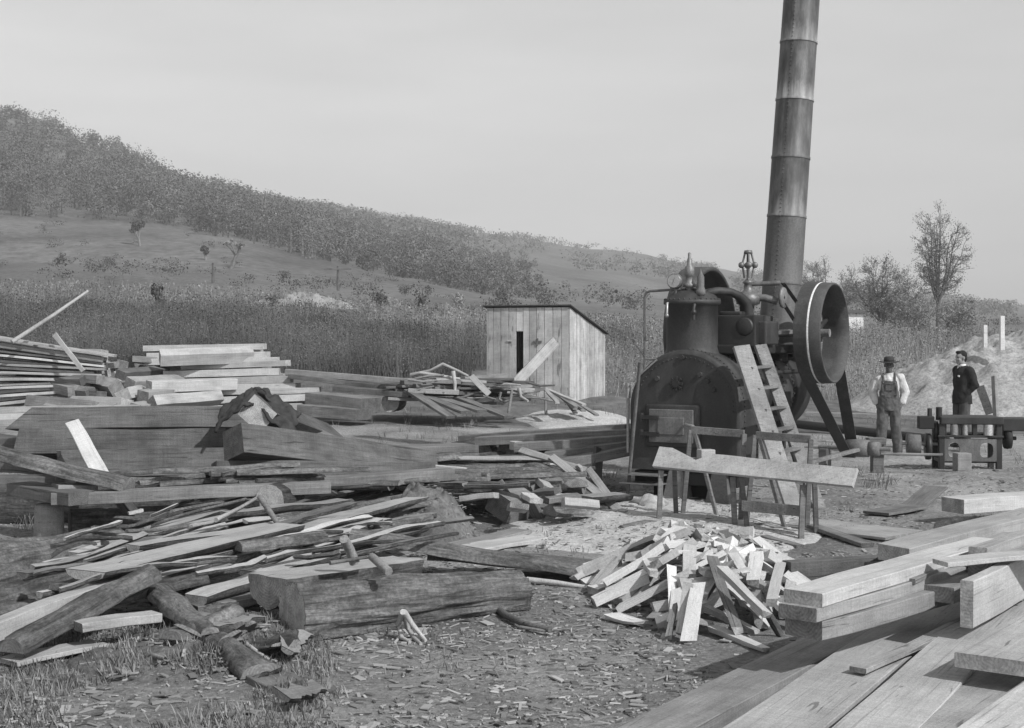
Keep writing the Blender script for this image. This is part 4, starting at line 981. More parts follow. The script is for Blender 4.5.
def stick_(label,pts,r0,r1=None,mat='sawn',name='stick',group=None):
    pts=[V(p) for p in pts]; k=len(pts); r1=r1 or r0*.6; mb=MB(); O=pts[0]
    mb.tube([p-O for p in pts],[r0+(r1-r0)*i/(k-1) for i in range(k)],7); o=mb.build(name,M[mat],loc=O); return tag(o,label,'stick',group)
P32=lambda px,py,d=32.0: at(px,py,d)

# --- pale stacked lumber, far left
G='boards in the pale lumber stack'
rows=[(144,345.5,265,343.5,.10),(147,353,268,351.5,.10),(147,359,279,357,.11),(181,364,288,360,.10),(165,371,280,368,.12),(175,379,292,375.5,.12),(157,385.5,298,383,.10),(160,391,320,387,.09),(176,398,316,394,.11),(185,406,302,403,.16)]
lab=['topmost board of the pale lumber stack, flush at its left end','second board from the top of the pale lumber stack','third board from the top of the pale lumber stack, jutting right','thinnest board of the pale stack, starting well in from its left end','fifth board from the top of the pale lumber stack','clean thick board at half height of the pale lumber stack','board of the pale stack just under its thick middle board','long board of the pale stack jutting farthest right','board of the pale stack just above the bottom beam','thick bottom beam of the pale stack with a blunt right end']
for (x0,y0,x1,y1,t_),lb in zip(rows,lab):
    d=32.2-.12*rows.index((x0,y0,x1,y1,t_))
    board(lb,at(x0,y0,d),at(x1,y1,d-.1),.30 if t_<.15 else .34,t_*1.35,'fresh',group=G,rag=.02,skew=rnd.uniform(-.08,.08))
for i,(y,x0,x1,lb) in enumerate([(349,150,262,'one'),(362,156,270,'two'),(375,180,284,'three'),(394,190,300,'four'),(401,180,296,'five'),(410,190,296,'six')]):
    for q in range(2): board('plain pale board buried in the depth of the pale lumber stack',at(x0+q*5,y,32.6+q*.45),at(x1-q*4,y-1.5,32.55+q*.45),.36,.17,'fresh',group=G)
board('blunt square beam end standing out at the right foot of the pale stack',at(263,396,31.2),at(303,394,31.6),.5,.42,'fresh',group=G,rag=.02)
# --- beam ends pointing at the camera between the two stacks
G='squared beam ends in the heap between stacks'
for i,(px,py,w,yaw,mt,lb) in enumerate([
 (74,386,.26,-.7,'sawn','leftmost pale beam end of the jumbled heap'),(90,389,.24,-.9,'grey','dark-sided tilted beam end, second from left in the heap'),(102,391,.22,-.9,'grey','narrow dark beam end in the middle of the jumbled heap'),
 (113,383,.28,-.6,'sawn','beam end with pale top in the upper middle of the heap'),(121,390,.30,.2,'fresh','broad pale beam end in the centre of the heap'),(131,379,.26,.5,'sawn','slanting beam end at the upper right of the heap'),
 (143,391,.30,.5,'sawn','big beam end hanging over a dark gap, right in the heap'),(150,398,.26,.7,'sawn','beam end with a dark end face by the pale stack'),(128,399,.34,-1.1,'fresh','flat pale plank end low in the heap centre'),
 (101,376,.22,-1.0,'sawn','thin board end in the upper left of the heap'),(121,371,.22,.3,'grey','grey beam end at the top of the heap'),(149,381,.28,.9,'fresh','pale beam end against the middle of the pale stack'),
 (97,402,.24,-1.1,'sawn','pale short block at the lower left of the heap'),(113,406,.26,-1.2,'sawn','low block with a triangular dark end in the heap'),(82,377,.2,-1.2,'grey','grey stick-like board end at the upper left of the heap'),(136,404,.24,.3,'sawn','low pale block under the overhanging beam end'),(160,352,.3,1.2,'fresh','dark round-ended beam end at the upper left of the pale stack'),(105,350,.30,-1.35,'fresh','pale beam end lying on top between the two stacks')]):
    A=at(px,py,28.9+(407-py)*.04); L=rnd.uniform(1.5,2.3); dr=Vector((math.sin(yaw),math.cos(yaw),.05-.02*(i%3)))
    board(lb,A,A+dr*L,w*1.1,w*rnd.uniform(.8,1.05),mt,roll=rnd.uniform(-.6,.6),group=G,name='beam',cat='beam',rag=.02)
for i in range(16):
    A=at(rnd.uniform(92,150),rnd.uniform(356,388),31.6); yaw=rnd.uniform(-1.3,1.3); board('board end jumbled deep in the heap between the stacks',A,A+Vector((math.sin(yaw),math.cos(yaw),rnd.uniform(-.1,.1)))*1.6,rnd.uniform(.2,.32),rnd.uniform(.12,.28),rnd.choice(['sawn','fresh','grey']),roll=rnd.uniform(-.6,.6),group=G)
# --- the darker long stack at the left edge
G='long boards in the stack at the left edge'; words=['topmost','second','third','fourth','fifth','sixth','seventh','eighth','ninth','tenth','eleventh','twelfth','lowest']
for k in range(22):
    f=k/21; yl=337+88*f; yr=355+50*f; xr=112-34*f+rnd.uniform(-6,6)
    for q in range(2):
        d=30.6+q*.5+.12*(k%2); part_='upper' if f<.34 else 'middle' if f<.67 else 'lower'
        A=at(-95+rnd.uniform(-30,10),yl-(yr-yl)*.9+rnd.uniform(-1.2,1.2),d-.6); B=at(xr-q*8+rnd.uniform(-5,5),yr+rnd.uniform(-.9,.9),d)
        board(('front' if q==0 else 'rear')+f' board in the {part_} layers of the long left-edge stack',A,B,.5,rnd.uniform(.045,.075),rnd.choice(['sawn','fresh','fresh','fresh','grey']),group=G,rag=.05)
for k in range(4): board(f'low pale board on the ground before the left stack, {words[k]} of four',at(-40,408+k*6.5,29-.35*k),at([150,120,96,60][k],404+k*7.5,29.2-.35*k),.4,.12,'fresh' if k<2 else 'sawn',group='low boards before the left stack')
stick_('long thin pole rising slanting from the left stack against the weeds',[at(12,342,29.5),at(55,314,30.2),at(88,291,30.8)],.05,.03,'sawn','pole')
board('slim stake leaning across the front of the left stack',at(54,334,30.0),at(83,371,29.6),.11,.04,'fresh',roll=R(75),name='stake',cat='stake')
# --- low long pile in front of the weeds
G='boards in the low long pile before the weeds'
def bb(lb,x0,y0,d0,x1,y1,d1,w,t_,mt,**k): return board(lb,at(x0,y0,d0),at(x1,y1,d1),w,t_,mt,group=G,**k)
bb('long pale board on top of the low pile, left half',287,369,31.5,424,380,31,.30,.13,'sawn')
bb('dark board under the long pale top board',290,374,31.3,398,386,31,.36,.10,'grey')
bb('dark warped board with a black gap above it',330,379,31.2,412,388,30.9,.34,.09,'old')
bb('wide weathered plank, upper of the two at the pile left foot',315,392,30.6,371,398,29.6,.62,.30,'grey')
bb('wide weathered plank, lower of the two at the pile left foot',306,404,30.2,364,409,29.4,.60,.24,'grey')
bb('dark long board at mid height of the low pile',336,386,30.8,412,392,30.3,.4,.12,'old')
bb('pale short board lying level in the low pile centre',409,388,30.2,459,390,30.2,.42,.10,'fresh')
bb('rounded pale board on top of the low pile before the shed',463,377,31.0,506,373.5,31.5,.24,.10,'sawn')
for i in range(34):
    x0=rnd.uniform(380,480); y0=rnd.uniform(377,399); L=rnd.uniform(45,95); bb('weathered board jumbled with others in the low pile',x0,y0,rnd.uniform(30.2,31.6),x0+L,y0+rnd.uniform(-3,5),rnd.uniform(30.2,31.8),rnd.uniform(.14,.3),rnd.uniform(.05,.10),rnd.choice(['grey','old','sawn','grey']))
for i,(x0,y0,x1,y1,lb) in enumerate([(409,389,452,416,'grey board slanting to the ground from the pile middle, leftmost of four'),(424,394,466,411,'short slanting board second of four from the left'),(440,397,482,410,'slanting board third of four from the left'),(458,396,509,416,'long slanting board nearest the shed, last of four')]):
    bb(lb,x0,y0,30.2,x1,y1,28.9,.26,.06,'grey')
log('pale log end inside the gap under the low pile',at(390,403,30.4),at(398,402,32),.20,.2,'bark','endfresh')
stick_('bent thin pale branch arching over the low pile',[at(411,375,30.6),at(430,371,30.4),at(443,364,30.3),at(456,370,30.4),at(468,376,30.5)],.045,.03,'fresh','branch')
stick_('pale branch crossing under the arched branch',[at(420,373,30.4),at(436,375,30.2),at(460,379,30.3)],.04,.03,'fresh','branch')
stick_('short pale upright splinter in the low pile',[at(453,371,30.1),at(455,384,30.1),at(455,391,30.1)],.05,.03,'fresh')
board('pale narrow lath slanting down across the low pile front',at(471,376,30.0),at(489,394,29.8),.13,.04,'fresh',roll=R(60),name='lath')
stick_('bent dark branch loop hanging at the right of the pile',[at(501,392,30),at(499,399,30),at(504,402,30),at(512,399,30),at(511,392,30)],.03,.02,'grey','branch')
stick_('crooked pale branch at the right of the pile',[at(519,388,30),at(521,397,30),at(528,401,29.8)],.045,.03,'fresh','branch')
for i in range(14):
    x=rnd.uniform(405,540); y=rnd.uniform(374,398); a=rnd.uniform(-.5,.5); stick_('crooked branch sticking out of the low pile',[at(x,y,30.1),at(x+14,y-8*a+rnd.uniform(-2,2),30.0),at(x+28,y-14*a,30.2)],.032,.02,rnd.choice(['grey','sawn','old']),'branch',group='crooked branches in the low pile')
stick_('thin grey stake standing at the pile right end',[at(508,416,29.5),at(512,390,29.8)],.035,.03,'grey','stake')
stick_('thin grey stake standing before the shed corner',[at(546,414,30.5),at(545,392,30.8)],.035,.03,'grey','stake')
for i in range(18):
    x0=rnd.uniform(490,548); bb('dark pole lying in the right end of the low pile',x0-40,rnd.uniform(382,396),31.5,x0+rnd.uniform(0,18),rnd.uniform(382,396),31.8,.12,.07,rnd.choice(['old','grey']))
for i in range(7):
    x0=545+i*3.5; bb('thin slat fanned out on the sawdust before the shed',x0,388+i*1.2,32.0,x0+rnd.uniform(10,38),402+i*2.0,30.2,.10,.04,rnd.choice(['sawn','grey','fresh']))
board('broad weathered plank leaning against the shed front beside its door gap',at(510,390,35.6),at(556,341,37.9),.27,.09,'sawn',roll=R(62),name='plank',cat='plank')

# --- squared old timbers on the skidway, left
G='old squared timbers on the skidway'
def tim(lb,x0,y0,d0,x1,y1,d1,w,t_,mt='old',**k): return board(lb,at(x0,y0,d0),at(x1,y1,d1),w,t_,mt,'endold',group=G,name='timber',cat='timber',rag=.05,**k)
tim('topmost old timber of the skidway with a slanted left end',42,409,16.6,262,408,17.2,.42,.26,roll=R(-10),skew=.2,chop=.30)
tim('upper thick old timber under the topmost, behind the white board',22,430,16.2,226,431,16.7,.5,.30,roll=R(-9),chop=.06)
tim('lower thick old timber of the skidway front',60,453,15.9,262,449,16.2,.5,.32,roll=R(-12),chop=-.08)
tim('old timber half hidden at the far left of the skidway',-30,432,17.0,54,440,16.6,.4,.42)
tim('big old timber with its square left end towards the camera',232,428,15.2,425,455,17.3,.42,.34,roll=R(-20))
tim('old timber lying low between the two right timbers',214,462,15.3,430,464,16.2,.42,.2,roll=R(-10))
board('old timber carrying the draped coat, pointing at the camera',at(266,404,15.7),at(338,432,19.5),.36,.30,'old','endfresh',roll=R(40),name='timber',cat='timber',group=G,rag=.02)
tim('pointed dark timber end low behind the white board',60,458,15.6,100,466,15.8,.3,.22,roll=R(30))
tim('weathered timber lying right of the coat, falling away',300,424,18.0,360,452,17.5,.3,.2,'grey')
tim('long dark ridge of timber in the dirt right of the coat',360,448,17.6,470,444,18.4,.5,.16,'grey')
board('clean white board leaning against the old timbers',at(72,421,15.3),at(104,480,14.6),.16,.035,'white',roll=R(20),name='board')
# the coat
m=MB(); nU,nV=44,30; vs=[]; C=at(259,402,15.75)
for i in range(nV+1):
    for j in range(nU+1):
        u=(j/nU-.5)*1.25; v=(i/nV-.5)*.75
        q=noise.noise(Vector((u*4.2,v*4.2,2)))*.07+noise.noise(Vector((u*9,v*8,6)))*.05+noise.noise(Vector((u*19,v*17,3)))*.02
        e=.03*noise.noise(Vector((j*.35,i*.35,1))); hang=max(0,abs(u+.06)-.14); fr=max(0,-v-.02)
        notch=.16*math.exp(-((u-.06)/.10)**2)*(v<-.05)         # the cloth is pulled back over the timber end
        vs.append((u*.72+e-.04,v*.9+notch+.3*q,.10-hang*.46-fr*.75*(.4+abs(u))+q-.03*u))
n=nU+1
m.add(vs,[(i*n+j,i*n+j+1,(i+1)*n+j+1,(i+1)*n+j) for i in range(nV) for j in range(nU)],0,True)
o=m.build('coat',M['coat'],loc=C+Vector((0,.22,.0))); s_=o.modifiers.new('thick','SOLIDIFY'); s_.thickness=.03; tag(o,'dark crumpled canvas coat draped over a timber end','coat')
# --- skidway under them
stump=on(49,540,0); m=MB(); m.lathe([(0,.0),(.155,-.05),(.15,.1),(.145,.30),(.135,.37),(.0,.385)],(0,0,0),(0,0,1),24); tag(m.build('stump_post',M['sawn'],loc=stump),'stout round pale post holding up the left end of the skidway','post')
G='beams of the skidway'
board('long weathered beam along the skidway front, above the dark hollow',at(52,492,13.7),at(330,481,14.3),.24,.12,'grey',name='beam',cat='beam',group=G,rag=.05)
for i in range(16):
    x0=rnd.uniform(70,300); y0=rnd.uniform(472,488); slab('weathered slab lying loose along the skidway front',at(x0,y0,14.2),at(x0+rnd.uniform(60,150),y0-rnd.uniform(-3,10),14.6),rnd.uniform(.08,.2),.05,rnd.choice(['grey','sawn','grey']),'bark',rnd.random()<.6,group='loose slabs along the skidway front')
board('short squared beam end resting on the round post',at(20,482,14.3),at(82,492,13.6),.3,.13,'grey',name='beam',cat='beam',group=G)
board('second long skidway beam continuing right to the slab pile',at(255,483,14.6),at(450,468,15.6),.26,.13,'grey',name='beam',cat='beam',group=G)
board('rear skidway beam in the dark hollow behind the front beam',at(-20,476,15.6),at(320,474,16.4),.3,.2,'old',name='beam',cat='beam',group=G)
log('dark log added to darken the hollow under the skidway, front one',on(70,524,.14),on(330,510,.14),.15,.14,'barkdark','endold')  # this log and the next are added as dark backing for the hollow
log('dark log added to darken the hollow under the skidway, rear one',at(-30,508,15.4),at(330,500,15.6),.22,.2,'barkdark','endold')
slab('long bark-covered slab curving down from the left photo edge',at(-25,452,14.2),at(128,490,13.9),.34,.12,'grey','bark',False)
board('pale short board lying over the skidway left end',at(55,484,13.9),at(95,484,14.1),.3,.07,'sawn')
board('leaning prop in the dark hollow under the skidway',on(150,530,.0),at(122,494,14.2),.12,.1,'old',name='prop',cat='prop')
board('small bright chip-like batten in the dark hollow',on(128,512,.33),on(142,509,.35),.05,.03,'white',name='batten')
board('grey block propping the slab pile right of the hollow',on(385,500,.05)+Vector((0,0,.28)),on(420,498,.05)+Vector((0,0,.28)),.22,.28,'grey',name='block',cat='block')
for x,y in ((330,498),(205,500),(110,500)):
    p=on(x,y+14,0)
    board('dark crosswise skid under the skidway',p+Vector((0,0,.42)),p+Vector((.1,2.6,.46)),.25,.3,'old',name='skid',cat='skid',group='crosswise skids under the skidway')

# --- grey slabs piled between the skidway and the boiler
G='slabs piled between the skidway and the boiler'
def sb(lb,x0,y0,z0,x1,y1,z1,w,t_,mt='sawn',up=True,bk='bark',**k): return slab(lb,(x0,y0,z0),(x1,y1,z1),w,t_,mt,bk,up,group=G,**k)
sb('long bark slab on top of the slab pile, left of its middle',273,472,.52,455,459,.50,.30,.09,'grey',False)
sb('dark slab below the long bark slab, over the hollow',250,490,.50,424,472,.48,.3,.08,'grey',True)
sb('wide grey slab with a ragged near edge in the pile middle',418,473,.45,530,468,.45,.42,.07,'grey',True)
sb('slab with pale underside below the wide grey slab',426,482,.36,506,482,.36,.34,.07,'grey',True)
board('pale thin board lying level along the slab pile top',on(445,456,.55),on(552,457,.5),.16,.04,'sawn',group=G)
board('short bright white strip of wood on the slab pile',on(434,465,.52),on(468,468,.5),.10,.03,'white',name='batten')
board('small bright white block standing on the slab pile',on(514,441,.62),on(525,443,.62),.14,.12,'white',name='block',cat='block')
board('slab-pile board left of the long bark slab',on(252,500,.42),on(330,488,.45),.22,.06,'grey',group=G)
for i,(x,y) in enumerate([(456,449),(482,448),(506,449)]):
    log(['left of three half-round log ends on the slab pile','middle of three half-round log ends on the slab pile','right of three half-round log ends on the slab pile'][i],on(x,y+4,.42),on(x,y+4,.42)+Vector((.5+.2*i,1.3,.05)),.16,.15,'barkdark','end',group='half-round log ends on the slab pile')
for i in range(46):
    x0=rnd.uniform(290,500); y0=rnd.uniform(455,490); sb('grey slab lying level inside the slab pile',x0,y0,.42,x0+rnd.uniform(60,150),y0-rnd.uniform(-3,9),.46,rnd.uniform(.05,.18),.05,rnd.choice(['grey','grey','sawn']),rnd.random()<.6)
for i in range(16):
    x0=rnd.uniform(460,530); y0=rnd.uniform(468,492); sb('grey slab piled near the chopping place',x0,y0,.30,x0+rnd.uniform(40,75),y0+rnd.uniform(-4,4),.3,rnd.uniform(.2,.34),.09,rnd.choice(['grey','sawn']),rnd.random()<.6)
G='long grey beams reaching to the boiler'
for lb,x0,y0,d0,x1,y1,d1 in [('farthest long grey beam reaching towards the boiler',462,435,20.5,628,424,19.6),('second long grey beam reaching towards the boiler',478,437,19.8,629,429,19.2),('third long grey beam, thickest of those by the boiler',515,443,19,630,435,18.8),('fourth long grey beam by the boiler, above the dark gap',545,452,18.6,630,441,18.5),('nearest long grey beam by the boiler, narrow and pale-edged',560,459,18.2,628,446,18.3)]:
    board(lb,at(x0,y0,d0),at(x1,y1,d1),.34,.12,'grey',name='beam',cat='beam',group=G)
board('upright dark board standing in for the shadow in the gap beside the boiler',at(598,484,18.2),at(600,448,18.3),.4,.04,'old',roll=R(90))  # dark board put where the gap is only in shadow
G='laths leaning by the boiler'
for lb,a,b,w,mt in [('longest thin lath slanting down right by the boiler',at(551,456,17),on(629,517,.02),.09,'sawn'),('thin lath along the back of the longest slanting lath',at(520,449,17.2),at(586,469,16.8),.09,'sawn'),('short pale lath standing steeply in the lath pile',at(581,465,16.8),on(589,497,.1),.10,'fresh'),('grey lath slanting beside the rod by the boiler',at(588,468,17.0),on(615,505,.05),.09,'sawn'),('lower grey lath crossing the longest one',at(566,466,16.8),on(604,512,.05),.08,'grey')]:
    board(lb,a,b,w,.035,mt,roll=R(40),name='lath',group=G)
G='slab offcuts on the sawdust by the boiler'
for lb,x0,y0,z0,x1,y1,z1,w,t_,mt,up in [('broad flat slab offcut, right end near the boiler',562,500,.18,620,494,.18,.40,.08,'sawn',True),('flat offcut in front of the broad one with a dark edge',556,508,.12,600,505,.12,.34,.07,'sawn',True),('thick dark-ended offcut farthest left on the sawdust',549,516,.12,586,513,.12,.30,.12,'sawn',False),('rounded slab offcut leaning at the left of the laths',533,470,.42,576,488,.30,.36,.10,'sawn',False),('long flat offcut nearest the boiler base',585,496,.25,626,493,.25,.3,.08,'sawn',True)]:
    slab(lb,(x0,y0,z0),(x1,y1,z1),w,t_,mt,'bark',up,group=G)
board('dark split block with a pale top in the offcuts',on(503,496,.32),on(530,492,.32),.34,.26,'grey',roll=R(25),name='block',cat='block')
board('tilted grey board beside the dark split block',on(528,494,.34),on(540,516,.08),.18,.05,'grey')
board('flat pale board, upper of two before the bark heap',on(453,545,.05),on(522,529,.08),.24,.04,'sawn')
board('flat pale board, lower and broader before the bark heap',on(468,547,.06),on(536,536,.05),.34,.04,'fresh')
board('small pale batten alone on the dirt right of the flat boards',on(541,545,.03),on(551,536,.03),.07,.03,'fresh',name='batten')
for i in range(26):
    x=rnd.uniform(495,575); y=rnd.uniform(468,505); A=on(x,y,rnd.uniform(.2,.42)); yw=rnd.uniform(-1.5,1.5); 
    board('short split offcut in the heap left of the laths',A,A+Vector((math.sin(yw)*.4,math.cos(yw)*.4,rnd.uniform(-.12,.08))),rnd.uniform(.1,.2),rnd.uniform(.05,.12),rnd.choice(['grey','sawn','grey','fresh']),roll=rnd.uniform(-.6,.6),name='offcut',cat='offcut',group='short split offcuts')
# stones and a root by the boiler foot
for lb,x,y,r_ in [('pale stone under the boiler ash pan, larger one',650,512,.17),('pale stone beside the boiler rod, smaller one',634,492,.11)]:
    m=MB(); m.ball((0,0,r_*.5),(r_*1.3,r_,r_*.75),0,14,jit=.5,seed=x); tag(m.build('stone',M['stone'],loc=on(x,y,0)),lb,'stone')
stick_('short gnarled root lying on the sawdust below the boiler',[on(621,530,.06),on(634,527,.07),on(646,525,.06),on(656,526,.05)],.05,.06,'grey','root')

# --- heap of bark and dirt, mid left
HEAPS=[]
def HS(x,y):
    z=H(x,y)
    for c,rx,ry,h in HEAPS:
        q=((x-c.x)/rx)**2+((y-c.y)/ry)**2
        if q<1: z=max(z,H(x,y)+h*(1-q)**1.3+.10*h+.012)
    return z
def heap(name,label,cat,c,rx,ry,h,mat,rough=.25,seed=0,kind=None,ns=(34,14),fr=1.0):
    HEAPS.append((c,rx,ry,h)); m=MB(); n1,n2=ns; vs=[]
    for i in range(n2+1):
        for j in range(n1):
            a=2*math.pi*j/n1; f=i/n2; e=1+.35*noise.noise(Vector((math.cos(a)*1.3,math.sin(a)*1.3,seed)))
            x=rx*f*e*math.cos(a); y=ry*f*e*math.sin(a); z=h*(1-f*f)**1.3 if f<1 else 0
            nz=noise.noise(Vector((x*2.2*fr,y*2.2*fr,seed+3)))+.5*noise.noise(Vector((x*6*fr,y*6*fr,seed+9)))+.3*noise.noise(Vector((x*15*fr,y*15*fr,seed+2)))
            vs.append((x,y,z+rough*h*nz*min(1,(1-f)*3)+H(c.x+x,c.y+y)-c.z+.012-.05*(f>.99)))
    m.add(vs,[(i*n1+j,(i+1)*n1+j,(i+1)*n1+(j+1)%n1,i*n1+(j+1)%n1) for i in range(n2) for j in range(n1)],0,True)
    return tag(m.build(name,M[mat],loc=c),label,cat,None,kind)
heap('bark_heap','rounded heap of bark and dirt behind the front log','heap',on(424,535,0),.62,.85,.46,'barkpale',.38,3,ns=(120,56))
heap('sawdust','pale sawdust spread under and before the workbench and boiler',None,on(640,520,0),1.9,2.9,.10,'sawdust',.35,5,'stuff',(60,24),.6)
heap('sawdust','pale sawdust strewn on the ground before the shed',None,on(585,418,.25),1.6,3.4,.16,'sawdust',.3,6,'stuff',(50,20),.5)
heap('sawdust','pale trampled sawdust on the right of the workbench',None,on(900,480,0),3.6,2.6,.05,'clods',.5,8,'stuff',(60,24),.5)
heap('sawdust','pale trampled ground by the planer and the two men',None,on(930,448,0),4.2,3.8,.04,'clods',.5,12,'stuff',(60,24),.5)

# --- slabs, planks and logs in the left foreground
G='slabs and planks in the left foreground pile'
def fb(lb,x0,y0,z0,x1,y1,z1,w,t_,mt='sawn',**k): return board(lb,(x0,y0,z0),(x1,y1,z1),w,t_,mt,group=G,rag=.03,**k)
def fs(lb,x0,y0,z0,x1,y1,z1,w,t_,mt='sawn',up=True,bk='bark',**k): return slab(lb,(x0,y0,z0),(x1,y1,z1),w,t_,mt,bk,up,group=G,**k)
log('big rough-barked log lying at the left edge under the slabs',on(-60,590,.08),on(112,550,.06),.30,.22,'bark','end',rough=.10)
log('second rough log under the first one at the left edge',on(-40,622,.05),on(120,578,.05),.20,.16,'bark','end',rough=.16)
fs('broad bright slab, widest in the left foreground pile',84,571,.42,290,524,.46,.34,.07,'fresh')
fb('thick narrow plank running out at the left edge',-12,622,.30,128,573,.34,.13,.12,'fresh')
fs('long bright slab parallel to the broad one, lower',62,604,.28,348,521,.36,.22,.07,'fresh')
fs('bright slab tapering to a point between the two long ones',155,566,.36,302,532,.38,.16,.05,'fresh',taper=1.3)
fs('dark bark slab crossing to the lower left corner',10,652,.10,150,578,.34,.24,.10,'grey',False)
fb('short pale board over a dark gap, low in the pile',78,622,.22,156,611,.22,.15,.06,'sawn')
fb('pale board lying flat at the lower left corner',8,660,.05,100,640,.06,.22,.03,'sawn')
fs('pale slab with a broad flared butt at its right end',196,596,.20,322,552,.34,.22,.08,'fresh',flare=.9)
fb('grey board under the flared slab',192,604,.14,268,592,.16,.22,.06,'grey')
fs('short thick slab with a pale end, low by the rotten bark slabs',212,625,.14,262,614,.14,.16,.10,'sawn')
fs('long bright slab at the back of the pile',134,545,.40,372,509,.42,.20,.06,'fresh')
fs('pale slab at the back right of the pile ending by the bark heap',300,528,.40,425,494,.45,.22,.06,'sawn')
fs('broad pale slab face right of the pile middle',292,544,.36,380,518,.36,.26,.06,'fresh')
fs('rough bark slab lying across the pile middle',238,552,.36,324,541,.38,.18,.08,'grey',False)
fb('short light plank near the round post',104,540,.30,158,534,.3,.16,.05,'sawn')
fs('grey slab behind the long back slab',225,512,.44,345,499,.44,.2,.06,'sawn')
fs('grey narrow slab over the back right of the pile',276,524,.45,352,502,.46,.13,.05,'grey')
fb('thin pale lath on the upper left of the pile',190,525,.42,225,518,.43,.05,.02,'fresh')
fs('dark low slab showing under the long bright one',20,624,.16,200,582,.22,.22,.08,'grey',False,bk='barkdark')
for i in range(34):
    x0=rnd.uniform(20,300); y0=rnd.uniform(548,612)-(x0-20)*.16; L=rnd.uniform(60,190); fs('weathered slab lying within the left foreground pile',x0,y0,.22,x0+L,y0-L*rnd.uniform(.2,.31),.30,rnd.uniform(.07,.18),.045,rnd.choice(['grey','sawn','fresh','fresh']),rnd.random()<.8)
for i in range(18):
    x0=rnd.uniform(230,380); y0=rnd.uniform(508,530); L=rnd.uniform(50,110); fs('grey slab lying at the back of the left foreground pile',x0,y0,.32,x0+L,y0-L*rnd.uniform(.08,.2),.36,rnd.uniform(.06,.16),.05,rnd.choice(['grey','sawn','sawn']),rnd.random()<.6)
log('short log with a bright round sawn end above the slab pile',on(270,500,.42),on(318,488,.42),.155,.16,'barkdark','endfresh')
stick_('thin stick leaning on the round log end',[on(216,520,.45),on(240,508,.5),on(260,496,.62)],.022,.016,'sawn')
stick_('short stick crossing in front of the round log end',[on(260,497,.62),on(278,524,.42)],.03,.024,'grey')
log('big front log with a broad sawn end and dark bark',on(292,616,.15),on(520,593,.12),.225,.165,'bark','endfresh',rough=.16,n=88)
log('half log with a pale flat sawn top on the big front log',on(268,580,.34),on(408,560,.30),.21,.17,'bark','end',half=True,mat='fresh',rough=.06,n=48)
slab('long bark slab reaching from the stick to the right of the front log',on(350,540,.34),on(585,576,.05),.26,.10,'grey','bark',False,name='slab')
slab('low bark slab on the dirt beyond the front log',on(430,556,.16),on(620,572,.04),.5,.08,'grey','barkpale',False,name='slab')
stick_('thick short stick standing at the left of the long bark slab',[on(355,563,.42),on(350,550,.52),on(344,539,.62)],.04,.035,'sawn')
stick_('thick short stick lying on the half log top',[on(389,572,.44),on(380,564,.48),on(372,557,.5)],.032,.03,'sawn')
stick_('thin twig lying on the half log top',[on(330,563,.46),on(350,560,.46),on(372,556,.46)],.016,.012,'grey','twig')
for i,(pts) in enumerate([[(403,612,.22),(398,625,.08),(402,638,.02),(410,642,.02)],[(404,612,.22),(412,624,.12),(420,634,.05),(426,641,.03)],[(404,613,.20),(408,628,.06),(414,638,.02),(421,644,.02)]]):
    stick_(['left of three pale splinters standing before the front log','middle of three pale splinters before the front log','right of three pale splinters before the front log'][i],[pts[0],pts[1],pts[2],pts[3]],.022,.012,'fresh','splinter',group='pale splinters before the front log')
stick_('pale stick lying out right from the front log end',[(527,580,.03),(556,583,.03),(588,588,.03)],.028,.02,'fresh')
stick_('forked dark branch on the dirt below the front log end',[(492,604,.05),(506,615,.04),(524,624,.03),(550,630,.03)],.03,.02,'grey','branch')
stick_('thin grey twig on the dirt in the bottom middle',[(520,627,.02),(545,631,.02),(570,629,.02)],.012,.008,'grey','twig')
# rotten root and board lower left
slab('rotten weathered bark slab sprawling from the pile to the lower left grass',on(146,584,.22),on(264,676,.03),.20,.08,'grey','rotten',False,rag=.18)
slab('short torn bark slab lying across the rotten bark slab',on(172,640,.10),on(236,612,.14),.20,.06,'grey','rotten',False,rag=.12)
for i,(x,y,x1,y1) in enumerate([(170,628,205,644),(186,604,214,632),(205,650,240,640),(228,664,262,652),(150,655,176,664),(240,640,270,660)]):
    stick_('crooked torn splinter among the rotten bark slabs',[on(x,y,.06),on((x+x1)/2,(y+y1)/2+rnd.uniform(-4,4),.10),on(x1,y1,.03)],.02,.008,rnd.choice(['grey','old','sawn']),'splinter',group='torn splinters by the rotten bark slabs')
for i in range(34):
    x=rnd.gauss(208,36); y=583+(x-146)*.66+rnd.gauss(0,15); a=rnd.uniform(-.9,.6); L=rnd.uniform(14,44); x1,y1=x+L*math.cos(a),y+L*math.sin(a)*.6
    slab('torn strip of bark in the broken heap at the lower left',(x,y,rnd.uniform(.04,.16)),(x1,min(y1,690),rnd.uniform(.02,.14)),rnd.uniform(.07,.18),rnd.uniform(.02,.05),rnd.choice(['grey','grey','sawn']),rnd.choice(['bark','rotten','barkdark']),rnd.random()<.35,roll=rnd.uniform(-.6,.6),rag=.09,name='bark_strip',group='torn bark strips at the lower left')
for i in range(46):
    x0=rnd.uniform(30,400); y0=rnd.uniform(530,606)-(x0-30)*.15; L=rnd.uniform(40,150); sl=rnd.uniform(.1,.36)
    slab('thin edging strip in the tangle of the left foreground',(x0,y0,.36),(x0+L,y0-L*sl,.40),rnd.uniform(.03,.075),.03,rnd.choice(['grey','sawn','fresh','fresh']),'bark',rnd.random()<.85,roll=rnd.uniform(-.4,.4),rag=.03,sag=rnd.uniform(-.05,.05),name='edging_strip',group='thin edging strips of the left foreground')
board('rotten flat board lying beside the rotten bark slabs',on(204,634,.10),on(284,684,.03),.22,.05,'grey',rag=.05)
